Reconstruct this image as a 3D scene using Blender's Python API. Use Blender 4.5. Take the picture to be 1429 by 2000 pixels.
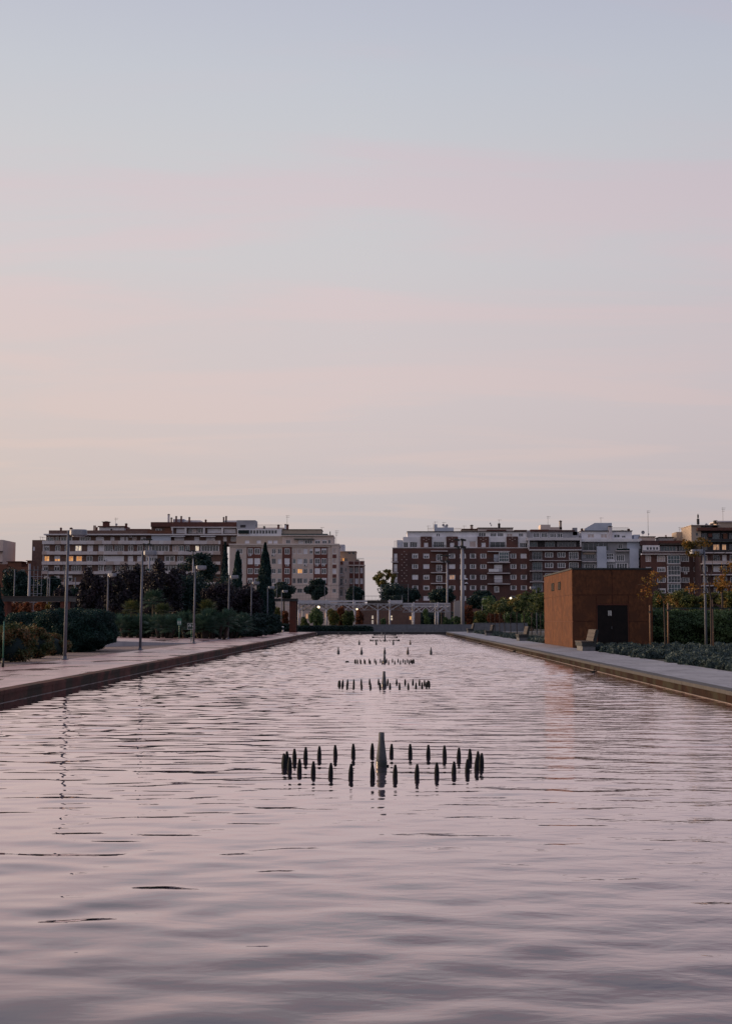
import bpy, math, random
import numpy as np
from mathutils import Vector

random.seed(7)
rng = np.random.default_rng(11)
scene = bpy.context.scene
for o in list(bpy.data.objects):
    bpy.data.objects.remove(o, do_unlink=True)
col = scene.collection

# ------------------------------------------------------------------ camera
EYE = 1.5            # eye height above the paving; z = 0 is the paving, water lies at WZ
WZ = -0.25
XL, XR, YN, YF = -8.05, 7.2, 3.2, 151.0      # the pool
PITCH = math.atan(210 / 2491)
cam_d = bpy.data.cameras.new('camera')
cam_d.sensor_fit = 'VERTICAL'
cam_d.sensor_height = 36
cam_d.lens = 44.84
cam_d.shift_x = -0.01875
cam_d.clip_end = 6000
cam = bpy.data.objects.new('camera', cam_d)
cam.location = (0, 0, EYE)
cam.rotation_euler = (math.pi / 2 + PITCH, 0, 0)
col.objects.link(cam)
scene.camera = cam

# ------------------------------------------------------------------ world, sun, exposure
SUN_AZ = math.radians(72)      # degrees left of straight ahead
SUN_EL = math.radians(5)
sun_dir = Vector((-math.sin(SUN_AZ) * math.cos(SUN_EL), math.cos(SUN_AZ) * math.cos(SUN_EL), math.sin(SUN_EL)))

world = bpy.data.worlds.new('World')
scene.world = world
world.use_nodes = True
wt = world.node_tree
wt.nodes.clear()


def nn(tree, kind, **kw):
    n = tree.nodes.new(kind)
    for k, v in kw.items():
        setattr(n, k, v)
    return n


def srgb(r, g, b):
    def f(c):
        c /= 255.0
        return c / 12.92 if c <= 0.04045 else ((c + 0.055) / 1.055) ** 2.4
    return (f(r), f(g), f(b), 1)


def ramp(tree, stops, interp='EASE'):
    n = tree.nodes.new('ShaderNodeValToRGB')
    n.color_ramp.interpolation = interp
    el = n.color_ramp.elements
    while len(el) > 1:
        el.remove(el[-1])
    el[0].position, el[0].color = stops[0]
    for p, c in stops[1:]:
        e = el.new(p)
        e.color = c
    return n


def mathn(tree, op, a, b=None, c=None, clamp=False):
    n = tree.nodes.new('ShaderNodeMath')
    n.operation = op
    n.use_clamp = clamp
    for i, v in enumerate((a, b, c)):
        if v is None:
            continue
        if isinstance(v, (int, float)):
            n.inputs[i].default_value = v
        else:
            tree.links.new(v, n.inputs[i])
    return n.outputs[0]


def mixc(tree, fac, a, b, mode='MIX'):
    n = tree.nodes.new('ShaderNodeMix')
    n.data_type = 'RGBA'
    n.blend_type = mode
    for sock, v in ((n.inputs[0], fac), (n.inputs[6], a), (n.inputs[7], b)):
        if isinstance(v, (int, float)):
            sock.default_value = v
        elif isinstance(v, tuple):
            sock.default_value = v
        else:
            tree.links.new(v, sock)
    return n.outputs[2]


def build_world():
    t, L = wt, wt.links
    tc = nn(t, 'ShaderNodeTexCoord')
    nrm = nn(t, 'ShaderNodeVectorMath', operation='NORMALIZE')
    L.new(tc.outputs['Generated'], nrm.inputs[0])
    sep = nn(t, 'ShaderNodeSeparateXYZ')
    L.new(nrm.outputs[0], sep.inputs[0])
    z = sep.outputs[2]
    # thin high cloud sheet, projected on a plane so that it streaks towards the horizon
    zz = mathn(t, 'ADD', mathn(t, 'MAXIMUM', z, 0.0), 0.06)
    px = mathn(t, 'DIVIDE', sep.outputs[0], zz)
    py = mathn(t, 'DIVIDE', sep.outputs[1], zz)
    comb = nn(t, 'ShaderNodeCombineXYZ')
    L.new(px, comb.inputs[0])
    L.new(py, comb.inputs[1])
    mp = nn(t, 'ShaderNodeMapping')
    mp.inputs['Rotation'].default_value = (0, 0, math.radians(-9))
    mp.inputs['Scale'].default_value = (0.62, 1.75, 1)
    mp.inputs['Location'].default_value = (2.3, 0.4, 0)
    L.new(comb.outputs[0], mp.inputs[0])
    n1 = nn(t, 'ShaderNodeTexNoise')
    n1.inputs['Scale'].default_value = 1.0
    n1.inputs['Detail'].default_value = 7
    n1.inputs['Roughness'].default_value = 0.55
    n1.inputs['Distortion'].default_value = 0.7
    L.new(mp.outputs[0], n1.inputs['Vector'])
    cl = ramp(t, [(0.43, (0, 0, 0, 1)), (0.62, (1, 1, 1, 1))])
    L.new(n1.outputs[0], cl.inputs[0])
    # clear sky by height
    base = ramp(t, [(0.0, srgb(184, 174, 175)), (0.05, srgb(189, 180, 181)), (0.09, srgb(195, 187, 188)), (0.13, srgb(203, 192, 192)), (0.18, srgb(206, 196, 197)), (0.23, srgb(205, 197, 199)),
                    (0.27, srgb(203, 200, 203)), (0.35, srgb(199, 200, 205)), (0.40, srgb(193, 197, 206)), (0.44, srgb(187, 191, 204)),
                    (0.60, srgb(162, 168, 190)), (1.0, srgb(150, 159, 185))], 'LINEAR')
    L.new(mathn(t, 'MAXIMUM', z, 0.0), base.inputs[0])
    cloud = ramp(t, [(0.0, srgb(190, 175, 174)), (0.05, srgb(196, 182, 180)), (0.1, srgb(212, 194, 189)), (0.17, srgb(214, 196, 194)), (0.27, srgb(213, 197, 200)),
                     (0.40, srgb(203, 192, 201)), (0.55, srgb(197, 174, 184)), (1.0, srgb(170, 155, 172))], 'LINEAR')
    L.new(mathn(t, 'MAXIMUM', z, 0.0), cloud.inputs[0])
    c = mixc(t, mathn(t, 'MULTIPLY', cl.outputs[0], mathn(t, 'MULTIPLY_ADD', z, 0.6, 0.56, clamp=True)), base.outputs[0], cloud.outputs[0])
    # azimuth: warm towards the set sun, dimmer and bluer away from it
    dot = nn(t, 'ShaderNodeVectorMath', operation='DOT_PRODUCT')
    L.new(nrm.outputs[0], dot.inputs[0])
    h = Vector((sun_dir.x, sun_dir.y, 0)).normalized()
    dot.inputs[1].default_value = h
    az = mathn(t, 'MULTIPLY_ADD', dot.outputs['Value'], 0.5, 0.5)
    azr = ramp(t, [(0.0, (0.40, 0.47, 0.60, 1)), (0.30, (0.57, 0.64, 0.76, 1)), (0.50, (0.90, 0.90, 0.93, 1)), (0.66, (1.0, 0.99, 0.985, 1)),
                   (0.80, (1.035, 1.015, 0.995, 1)), (1.0, (1.45, 1.22, 1.0, 1))], 'LINEAR')
    L.new(az, azr.inputs[0])
    c = mixc(t, 1.0, c, azr.outputs[0], 'MULTIPLY')
    # low glow near the sun
    low = mathn(t, 'SUBTRACT', 1.0, mathn(t, 'MULTIPLY', mathn(t, 'ABSOLUTE', mathn(t, 'SUBTRACT', z, 0.10)), 5.5), clamp=True)
    glow = mathn(t, 'MULTIPLY', low, mathn(t, 'MULTIPLY', mathn(t, 'SUBTRACT', az, 0.67, clamp=True), 1.9, clamp=True))
    c = mixc(t, glow, c, srgb(219, 197, 178))
    sky = nn(t, 'ShaderNodeTexSky', sky_type='NISHITA')
    sky.sun_disc = False
    sky.sun_elevation = SUN_EL
    sky.sun_rotation = -SUN_AZ
    sky.dust_density = 3
    nis = mixc(t, 1.0, sky.outputs[0], (0.07, 0.07, 0.07, 1), 'MULTIPLY')
    c = mixc(t, 0.04, c, nis)
    bg = nn(t, 'ShaderNodeBackground')
    bg.inputs['Strength'].default_value = 1.07
    L.new(c, bg.inputs['Color'])
    out = nn(t, 'ShaderNodeOutputWorld')
    L.new(bg.outputs[0], out.inputs['Surface'])


build_world()

sun_d = bpy.data.lights.new('sun', 'SUN')
sun_d.energy = 5.0
sun_d.angle = math.radians(22)
sun_d.color = (1.0, 0.70, 0.44)
sun = bpy.data.objects.new('sun', sun_d)
sun.rotation_euler = (-sun_dir).to_track_quat('-Z', 'Y').to_euler()
col.objects.link(sun)

vs = scene.view_settings
vs.view_transform = 'Standard'
vs.look = 'None'
vs.exposure = 0
vs.gamma = 1
vs.use_curve_mapping = False

# ------------------------------------------------------------------ materials
M = {}


def material(name, c1, c2=None, rough=0.75, scale=2.0, detail=5, bump=0.0, bscale=None, metal=0.0, spec=0.5, stretch=(1, 1, 1), lo=0.35, hi=0.68, c3=None, s3=0.3):
    m = bpy.data.materials.new(name)
    m.use_nodes = True
    t, L = m.node_tree, m.node_tree.links
    b = t.nodes['Principled BSDF']
    b.inputs['Roughness'].default_value = rough
    b.inputs['Metallic'].default_value = metal
    b.inputs['Specular IOR Level'].default_value = spec
    tc = nn(t, 'ShaderNodeTexCoord')
    geo = nn(t, 'ShaderNodeNewGeometry')
    mp = nn(t, 'ShaderNodeMapping')
    mp.inputs['Scale'].default_value = stretch
    L.new(geo.outputs['Position'], mp.inputs[0])
    if c2 is None:
        c2 = tuple(v * 0.78 for v in c1)
    n = nn(t, 'ShaderNodeTexNoise')
    n.inputs['Scale'].default_value = scale
    n.inputs['Detail'].default_value = detail
    n.inputs['Roughness'].default_value = 0.6
    L.new(mp.outputs[0], n.inputs['Vector'])
    r = ramp(t, [(lo, (*c1, 1)), (hi, (*c2, 1))], 'LINEAR')
    L.new(n.outputs[0], r.inputs[0])
    c = r.outputs[0]
    if c3 is not None:
        n3 = nn(t, 'ShaderNodeTexNoise')
        n3.inputs['Scale'].default_value = s3
        n3.inputs['Detail'].default_value = 3
        L.new(geo.outputs['Position'], n3.inputs['Vector'])
        r3 = ramp(t, [(0.45, (0, 0, 0, 1)), (0.62, (1, 1, 1, 1))])
        L.new(n3.outputs[0], r3.inputs[0])
        c = mixc(t, r3.outputs[0], c, (*c3, 1))
    L.new(c, b.inputs['Base Color'])
    if bump:
        nb = nn(t, 'ShaderNodeTexNoise')
        nb.inputs['Scale'].default_value = bscale or scale * 3
        nb.inputs['Detail'].default_value = 4
        L.new(mp.outputs[0], nb.inputs['Vector'])
        bp = nn(t, 'ShaderNodeBump')
        bp.inputs['Strength'].default_value = 1
        bp.inputs['Distance'].default_value = bump
        L.new(nb.outputs[0], bp.inputs['Height'])
        L.new(bp.outputs[0], b.inputs['Normal'])
    M[name] = m
    return m


def leaf_material(name, cols, scale=0.9, trans=0.25, rough=0.6, fine=9.0):
    """foliage: leaf colours differ by clump and by leaf"""
    m = bpy.data.materials.new(name)
    m.use_nodes = True
    t, L = m.node_tree, m.node_tree.links
    b = t.nodes['Principled BSDF']
    b.inputs['Roughness'].default_value = rough
    b.inputs['Specular IOR Level'].default_value = 0.3
    geo = nn(t, 'ShaderNodeNewGeometry')
    n = nn(t, 'ShaderNodeTexNoise')
    n.inputs['Scale'].default_value = scale
    n.inputs['Detail'].default_value = 2
    L.new(geo.outputs['Position'], n.inputs['Vector'])
    n2 = nn(t, 'ShaderNodeTexNoise')
    n2.inputs['Scale'].default_value = fine
    n2.inputs['Detail'].default_value = 1
    L.new(geo.outputs['Position'], n2.inputs['Vector'])
    s = mathn(t, 'ADD', mathn(t, 'MULTIPLY', n.outputs[0], 0.55), mathn(t, 'MULTIPLY', n2.outputs[0], 0.45))
    k = len(cols)
    r = ramp(t, [(0.36 + 0.28 * i / max(1, k - 1), (*c, 1)) for i, c in enumerate(cols)], 'LINEAR')
    L.new(s, r.inputs[0])
    L.new(r.outputs[0], b.inputs['Base Color'])
    tr = nn(t, 'ShaderNodeBsdfTranslucent')
    L.new(r.outputs[0], tr.inputs['Color'])
    mx = nn(t, 'ShaderNodeMixShader')
    mx.inputs[0].default_value = trans
    L.new(b.outputs[0], mx.inputs[1])
    L.new(tr.outputs[0], mx.inputs[2])
    L.new(mx.outputs[0], t.nodes['Material Output'].inputs['Surface'])
    M[name] = m
    return m


def emission(name, c, s, c2=None, scale=3.0):
    m = bpy.data.materials.new(name)
    m.use_nodes = True
    t, L = m.node_tree, m.node_tree.links
    b = t.nodes['Principled BSDF']
    b.inputs['Base Color'].default_value = (*c, 1)
    geo = nn(t, 'ShaderNodeNewGeometry')
    n = nn(t, 'ShaderNodeTexNoise')
    n.inputs['Scale'].default_value = scale
    L.new(geo.outputs['Position'], n.inputs['Vector'])
    r = ramp(t, [(0.38, (*(c2 or c), 1)), (0.6, (*c, 1))], 'LINEAR')
    L.new(n.outputs[0], r.inputs[0])
    L.new(r.outputs[0], b.inputs['Emission Color'])
    b.inputs['Emission Strength'].default_value = s
    M[name] = m
    return m


material('cream', (0.646, 0.534, 0.477), (0.548, 0.449, 0.407), 0.85, 0.35)
material('cream_light', (0.676, 0.585, 0.533), (0.585, 0.494, 0.455), 0.85, 0.4)
material('beige', (0.480, 0.384, 0.312), (0.396, 0.324, 0.264), 0.85, 0.3)
material('concrete_band', (0.683, 0.624, 0.624), (0.550, 0.505, 0.521), 0.85, 0.4)
material('concrete_band_warm', (0.562, 0.463, 0.425), (0.450, 0.375, 0.350), 0.85, 0.4)
material('concrete_band_pale', (0.700, 0.675, 0.688), (0.600, 0.575, 0.600), 0.85, 0.4)
material('brick_brown', (0.173, 0.106, 0.084), (0.121, 0.075, 0.065), 0.9, 1.4, bump=0.02)
material('brick_red', (0.181, 0.069, 0.053), (0.122, 0.047, 0.041), 0.9, 0.8, bump=0.02)
material('brick_deep', (0.103, 0.051, 0.046), (0.066, 0.037, 0.036), 0.9, 0.7, bump=0.02, c3=(0.135, 0.062, 0.05), s3=0.12)
material('brick_dark', (0.111, 0.058, 0.055), (0.072, 0.042, 0.044), 0.9, 0.8, bump=0.02)
material('brick_orange', (0.180, 0.075, 0.044), (0.120, 0.055, 0.039), 0.9, 1.0, bump=0.02)
material('roof_tile', (0.15, 0.06, 0.045), (0.09, 0.042, 0.038), 0.9, 2.0, bump=0.05)
material('roof_dark', (0.07, 0.058, 0.052), (0.04, 0.036, 0.034), 0.9, 1.0)
material('white_paint', (0.837, 0.823, 0.840), (0.675, 0.675, 0.716), 0.7, 0.5)
material('blue_white', (0.552, 0.600, 0.696), (0.432, 0.480, 0.576), 0.8, 0.35)
material('grey_render', (0.390, 0.390, 0.416), (0.286, 0.286, 0.312), 0.85, 0.4)
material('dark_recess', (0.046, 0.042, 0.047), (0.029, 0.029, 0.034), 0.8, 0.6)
material('blind', (0.812, 0.797, 0.840), (0.700, 0.687, 0.743), 0.75, 1.0)
material('blind_warm', (0.576, 0.480, 0.444), (0.480, 0.396, 0.372), 0.8, 1.0)
material('glass', (0.022, 0.028, 0.034), (0.05, 0.058, 0.066), 0.12, 0.45, spec=0.9)
material('teal_glass', (0.05, 0.10, 0.11), (0.03, 0.06, 0.07), 0.15, 0.5, spec=0.9)
material('awning', (0.08, 0.11, 0.10), (0.05, 0.07, 0.07), 0.9, 1.0)
material('aerial_metal', (0.10, 0.09, 0.09), (0.06, 0.06, 0.06), 0.6, 2.0, metal=0.4)
material('galvanised', (0.148, 0.160, 0.191), (0.109, 0.121, 0.148), 0.6, 6.0, metal=0.0, spec=0.3, stretch=(1, 1, 0.25))
material('lamp_metal', (0.276, 0.290, 0.326), (0.204, 0.220, 0.254), 0.5, 5.0, metal=0.3)
material('lamp_lens', (0.36, 0.37, 0.40), (0.30, 0.31, 0.34), 0.3, 4.0)
material('mast_paint', (0.306, 0.315, 0.357), (0.238, 0.246, 0.289), 0.6, 3.0, stretch=(1, 1, 0.2))
material('dark_metal', (0.035, 0.04, 0.042), (0.022, 0.026, 0.028), 0.55, 4.0, metal=0.3)
material('green_paint', (0.035, 0.17, 0.12), (0.028, 0.13, 0.095), 0.5, 4.0)
material('green_dark_paint', (0.012, 0.05, 0.04), (0.01, 0.035, 0.03), 0.5, 4.0)
material('sign_white', (0.62, 0.66, 0.66), (0.55, 0.6, 0.6), 0.5, 5.0)
material('corten', (0.150, 0.064, 0.032), (0.066, 0.030, 0.019), 0.9, spec=0.15, scale=7.0, stretch=(1, 1, 0.55), bump=0.004, bscale=30, c3=(0.088, 0.040, 0.024), s3=1.3, detail=8)
material('corten_dark', (0.11, 0.032, 0.018), (0.065, 0.024, 0.016), 0.85, 2.0, bump=0.004, bscale=30)
material('door_metal', (0.018, 0.016, 0.016), (0.012, 0.012, 0.013), 0.85, 3.0, spec=0.1)
material('steel_white', (0.518, 0.518, 0.562), (0.432, 0.432, 0.482), 0.55, 3.0)
material('stone_wall', (0.17, 0.18, 0.20), (0.12, 0.13, 0.15), 0.85, 2.5, bump=0.01)
material('concrete', (0.52, 0.49, 0.49), (0.42, 0.40, 0.41), 0.9, 1.5, bump=0.01)
material('concrete_pale', (0.40, 0.37, 0.36), (0.31, 0.29, 0.29), 0.9, 1.2, bump=0.02, stretch=(1, 1, 0.3))
material('bench_concrete', (0.150, 0.154, 0.165), (0.105, 0.109, 0.120), 0.85, 6.0)
material('bench_wood', (0.062, 0.048, 0.042), (0.039, 0.031, 0.028), 0.7, 5.0, stretch=(6, 0.6, 6))
material('kerb_brown', (0.157, 0.068, 0.053), (0.083, 0.038, 0.030), 0.8, 1.6, spec=0.12, bump=0.01, bscale=14, c3=(0.055, 0.042, 0.032), s3=1.3)
material('kerb_moss', (0.032, 0.016, 0.011), (0.016, 0.010, 0.008), 0.9, 1.6, spec=0.1, bump=0.01, bscale=14, c3=(0.036, 0.032, 0.022), s3=1.3)
material('kerb_dark', (0.050, 0.046, 0.046), (0.03, 0.029, 0.03), 0.7, 2.0, bump=0.01)
material('waterline', (0.24, 0.20, 0.18), (0.13, 0.11, 0.10), 0.5, 3.0)
material('jet_dark', (0.016, 0.018, 0.020), (0.010, 0.011, 0.013), 0.75, 20.0, spec=0.15)
material('jet_cone', (0.10, 0.105, 0.11), (0.06, 0.065, 0.07), 0.8, 14.0, bump=0.001)
material('jet_collar', (0.018, 0.024, 0.026), (0.012, 0.016, 0.018), 0.35, 14.0)
material('jet_bronze', (0.10, 0.06, 0.045), (0.05, 0.035, 0.03), 0.6, 14.0)
material('bark', (0.055, 0.042, 0.036), (0.032, 0.026, 0.024), 0.9, 6.0, bump=0.01, stretch=(1, 1, 0.3))
material('stake_wood', (0.24, 0.14, 0.085), (0.15, 0.09, 0.06), 0.85, 8.0, stretch=(1, 1, 0.2))
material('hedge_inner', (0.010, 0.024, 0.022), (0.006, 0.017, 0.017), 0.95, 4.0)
material('gravel', (0.300, 0.225, 0.195), (0.180, 0.135, 0.120), 0.95, 14.0, bump=0.03, bscale=24)
material('soil', (0.075, 0.06, 0.048), (0.045, 0.042, 0.032), 0.95, 0.8, bump=0.03, bscale=9, c3=(0.04, 0.052, 0.03), s3=0.2)
material('paper', (0.55, 0.56, 0.54), (0.45, 0.46, 0.45), 0.8, 9.0)
material('print_ink', (0.10, 0.11, 0.11), (0.08, 0.09, 0.09), 0.8, 9.0)
material('net_line', (0.06, 0.085, 0.08), (0.045, 0.06, 0.06), 0.8, 3.0)
emission('lit_warm', (1.0, 0.52, 0.17), 0.62, (0.55, 0.22, 0.06), 1.6)
emission('lit_pale', (1.0, 0.84, 0.62), 0.6, (0.30, 0.26, 0.24), 1.5)
emission('lit_soft', (0.85, 0.48, 0.26), 0.45, (0.35, 0.2, 0.12), 1.0)
emission('lamp_glow', (1.0, 0.78, 0.46), 2.5)

leaf_material('leaf_hedge', [(0.0077, 0.0257, 0.0243), (0.0131, 0.0433, 0.0377), (0.0223, 0.0663, 0.0487)], 1.2, 0.15)
leaf_material('leaf_autumn_shrub', [(0.0204, 0.0414, 0.0242), (0.0493, 0.0770, 0.0286), (0.1071, 0.0851, 0.0341), (0.2040, 0.0909, 0.0396)], 1.3, 0.2)
leaf_material('leaf_plum', [(0.0165, 0.0187, 0.0243), (0.0285, 0.0272, 0.0360), (0.0488, 0.0348, 0.0459)], 1.0, 0.15)
leaf_material('leaf_dark', [(0.0092, 0.0247, 0.0255), (0.0158, 0.0408, 0.0370), (0.0231, 0.0551, 0.0422)], 0.8, 0.12)
leaf_material('leaf_cypress', [(0.0072, 0.0253, 0.0287), (0.0117, 0.0385, 0.0372), (0.0175, 0.0539, 0.0456)], 1.5, 0.08)
leaf_material('leaf_palm', [(0.0211, 0.0527, 0.0368), (0.0408, 0.0887, 0.0582), (0.0619, 0.1185, 0.0836)], 1.2, 0.15)
leaf_material('leaf_palm_yellow', [(0.0264, 0.0464, 0.0232), (0.0520, 0.0784, 0.0272), (0.1560, 0.1352, 0.0312)], 1.0, 0.2)
leaf_material('leaf_lavender', [(0.0290, 0.0490, 0.0497), (0.0540, 0.0866, 0.0862), (0.0860, 0.1231, 0.1238)], 1.6, 0.12)
leaf_material('leaf_yellow', [(0.0504, 0.0540, 0.0160), (0.1512, 0.1008, 0.0208), (0.2448, 0.1224, 0.0208), (0.2304, 0.0720, 0.0176)], 0.8, 0.3)
leaf_material('leaf_autumn', [(0.0403, 0.0640, 0.0261), (0.0864, 0.1088, 0.0315), (0.1728, 0.1408, 0.0378), (0.1958, 0.0960, 0.0342)], 0.35, 0.25, fine=2.5)
leaf_material('leaf_olive', [(0.0338, 0.0558, 0.0243), (0.0622, 0.0918, 0.0324), (0.1013, 0.1230, 0.0405)], 0.45, 0.25, fine=3)
leaf_material('leaf_rust', [(0.072, 0.036, 0.024), (0.168, 0.060, 0.031), (0.252, 0.090, 0.036)], 0.5, 0.25, fine=3)
leaf_material('leaf_green', [(0.0475, 0.0882, 0.0452), (0.0757, 0.1296, 0.0546), (0.1144, 0.1728, 0.0655)], 0.7, 0.2)


def paving(name, c1, c2, joint, jx, jy, rough_lo, rough_hi, wet, wscale=0.22, spec_lo=0.15):
    """stone slabs: joints, tint from slab to slab, wet patches that only change gloss and darkness of the stone"""
    m = bpy.data.materials.new(name)
    m.use_nodes = True
    t, L = m.node_tree, m.node_tree.links
    b = t.nodes['Principled BSDF']
    geo = nn(t, 'ShaderNodeNewGeometry')
    br = nn(t, 'ShaderNodeTexBrick')
    br.offset = 0.5
    br.inputs['Color1'].default_value = (*c1, 1)
    br.inputs['Color2'].default_value = (*c2, 1)
    br.inputs['Mortar'].default_value = (*joint, 1)
    br.inputs['Scale'].default_value = 1.0
    br.inputs['Mortar Size'].default_value = 0.012
    br.inputs['Brick Width'].default_value = jx
    br.inputs['Row Height'].default_value = jy
    L.new(geo.outputs['Position'], br.inputs['Vector'])
    n = nn(t, 'ShaderNodeTexNoise')
    n.inputs['Scale'].default_value = 0.9
    n.inputs['Detail'].default_value = 7
    L.new(geo.outputs['Position'], n.inputs['Vector'])
    v = ramp(t, [(0.35, (0.72, 0.72, 0.72, 1)), (0.65, (1.1, 1.1, 1.1, 1))], 'LINEAR')
    L.new(n.outputs[0], v.inputs[0])
    c = mixc(t, 1.0, br.outputs[0], v.outputs[0], 'MULTIPLY')
    mp = nn(t, 'ShaderNodeMapping')
    mp.inputs['Scale'].default_value = (0.8, 0.5, 1)
    L.new(geo.outputs['Position'], mp.inputs[0])
    w = nn(t, 'ShaderNodeTexNoise')
    w.inputs['Scale'].default_value = wscale * 3
    w.inputs['Detail'].default_value = 5
    L.new(mp.outputs[0], w.inputs['Vector'])
    wr = ramp(t, [(0.60 - wet * 0.25, (0, 0, 0, 1)), (0.70 - wet * 0.25, (1, 1, 1, 1))])
    L.new(w.outputs[0], wr.inputs[0])
    c = mixc(t, mathn(t, 'MULTIPLY', wr.outputs[0], 0.32), c, (0.07, 0.05, 0.05, 1))
    L.new(c, b.inputs['Base Color'])
    L.new(mathn(t, 'MULTIPLY_ADD', wr.outputs[0], 0.3, spec_lo), b.inputs['Specular IOR Level'])
    rr = mathn(t, 'MULTIPLY_ADD', wr.outputs[0], rough_lo - rough_hi, rough_hi)
    L.new(rr, b.inputs['Roughness'])
    bp = nn(t, 'ShaderNodeBump')
    bp.inputs['Distance'].default_value = 0.004
    L.new(n.outputs[0], bp.inputs['Height'])
    L.new(bp.outputs[0], b.inputs['Normal'])
    M[name] = m


paving('paving_left', (0.66, 0.42, 0.395), (0.58, 0.36, 0.34), (0.24, 0.15, 0.14), 1.2, 0.8, 0.10, 0.30, 0.24, 0.22, 0.6)
paving('paving_right', (0.36, 0.36, 0.385), (0.31, 0.31, 0.335), (0.13, 0.13, 0.14), 1.2, 0.6, 0.4, 0.6, 0.1)


def water_material():
    m = bpy.data.materials.new('water')
    m.use_nodes = True
    t, L = m.node_tree, m.node_tree.links
    b = t.nodes['Principled BSDF']
    b.inputs['Base Color'].default_value = (0.050, 0.041, 0.066, 1)
    b.inputs['Roughness'].default_value = 0.6
    b.inputs['Specular IOR Level'].default_value = 0.0
    gl = nn(t, 'ShaderNodeBsdfGlossy')
    gl.inputs['Color'].default_value = (1.0, 0.905, 0.93, 1)
    lw = nn(t, 'ShaderNodeLayerWeight')
    fr = ramp(t, [(0.0, (.02, .02, .02, 1)), (0.5, (.07, .07, .07, 1)), (0.71, (.25, .25, .25, 1)), (0.845, (.74, .74, .74, 1)), (0.92, (.96, .96, .96, 1)), (1.0, (1, 1, 1, 1))], 'LINEAR')
    L.new(lw.outputs['Facing'], fr.inputs[0])
    mx = nn(t, 'ShaderNodeMixShader')
    L.new(fr.outputs[0], mx.inputs[0])
    L.new(b.outputs[0], mx.inputs[1])
    L.new(gl.outputs[0], mx.inputs[2])
    L.new(mx.outputs[0], t.nodes['Material Output'].inputs['Surface'])
    geo = nn(t, 'ShaderNodeNewGeometry')
    P = geo.outputs['Position']

    def noise(scale, sx, sy, rot=0.0, det=2, dist=0.0, off=(0, 0, 0)):
        mp = nn(t, 'ShaderNodeMapping')
        mp.inputs['Scale'].default_value = (sx, sy, 1)
        mp.inputs['Rotation'].default_value = (0, 0, math.radians(rot))
        mp.inputs['Location'].default_value = off
        L.new(P, mp.inputs[0])
        n = nn(t, 'ShaderNodeTexNoise')
        n.inputs['Scale'].default_value = scale
        n.inputs['Detail'].default_value = det
        n.inputs['Roughness'].default_value = 0.45
        n.inputs['Distortion'].default_value = dist
        L.new(mp.outputs[0], n.inputs['Vector'])
        return n.outputs[0]

    swell = noise(0.85, 0.55, 1.0, 6, 1, 0.2)
    chop = noise(2.6, 0.45, 1.0, -4, 2, 0.5, (3, 1, 0))
    fine = noise(11.0, 0.55, 1.0, 14, 2, 0.3, (7, 2, 0))
    wind = ramp(t, [(0.38, (0.12, 0.12, 0.12, 1)), (0.62, (1, 1, 1, 1))])
    L.new(noise(0.11, 1.0, 0.7, 20, 2, 0.0, (1.5, 0.7, 0)), wind.inputs[0])
    # wind-ruffled water: ripples too small to see one by one, as microscopic roughness; stronger to the right and far out
    sp = nn(t, 'ShaderNodeSeparateXYZ')
    L.new(P, sp.inputs[0])
    side = mathn(t, 'MULTIPLY_ADD', sp.outputs[0], 0.075, 0.25, clamp=True)
    far = mathn(t, 'MULTIPLY', mathn(t, 'SUBTRACT', sp.outputs[1], 12.0, clamp=False), 0.02, clamp=True)
    shelter = mathn(t, 'MULTIPLY', mathn(t, 'SUBTRACT', XR - 0.25, sp.outputs[0]), 0.7, clamp=True)
    ruf = mathn(t, 'MULTIPLY', mathn(t, 'MULTIPLY', mathn(t, 'MULTIPLY_ADD', far, 0.75, 0.25), shelter), mathn(t, 'MULTIPLY', side, mathn(t, 'MULTIPLY_ADD', wind.outputs[0], 0.7, 0.65)))
    L.new(mathn(t, 'MULTIPLY_ADD', ruf, 0.22, 0.012), gl.inputs['Roughness'])
    h = mathn(t, 'MULTIPLY', swell, 0.004)
    h = mathn(t, 'ADD', h, mathn(t, 'MULTIPLY', mathn(t, 'MULTIPLY', chop, mathn(t, 'MULTIPLY_ADD', side, 1.3, 0.35)), 0.010))
    h = mathn(t, 'ADD', h, mathn(t, 'MULTIPLY', mathn(t, 'MULTIPLY', fine, mathn(t, 'MULTIPLY_ADD', side, 0.34, ruf)), 0.0140))
    bp = nn(t, 'ShaderNodeBump')
    bp.inputs['Strength'].default_value = 1.0
    bp.inputs['Distance'].default_value = 1.0
    L.new(h, bp.inputs['Height'])
    for nd in (b, gl, lw):
        L.new(bp.outputs[0], nd.inputs['Normal'])
    M['water'] = m


water_material()

# ------------------------------------------------------------------ mesh helpers


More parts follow.
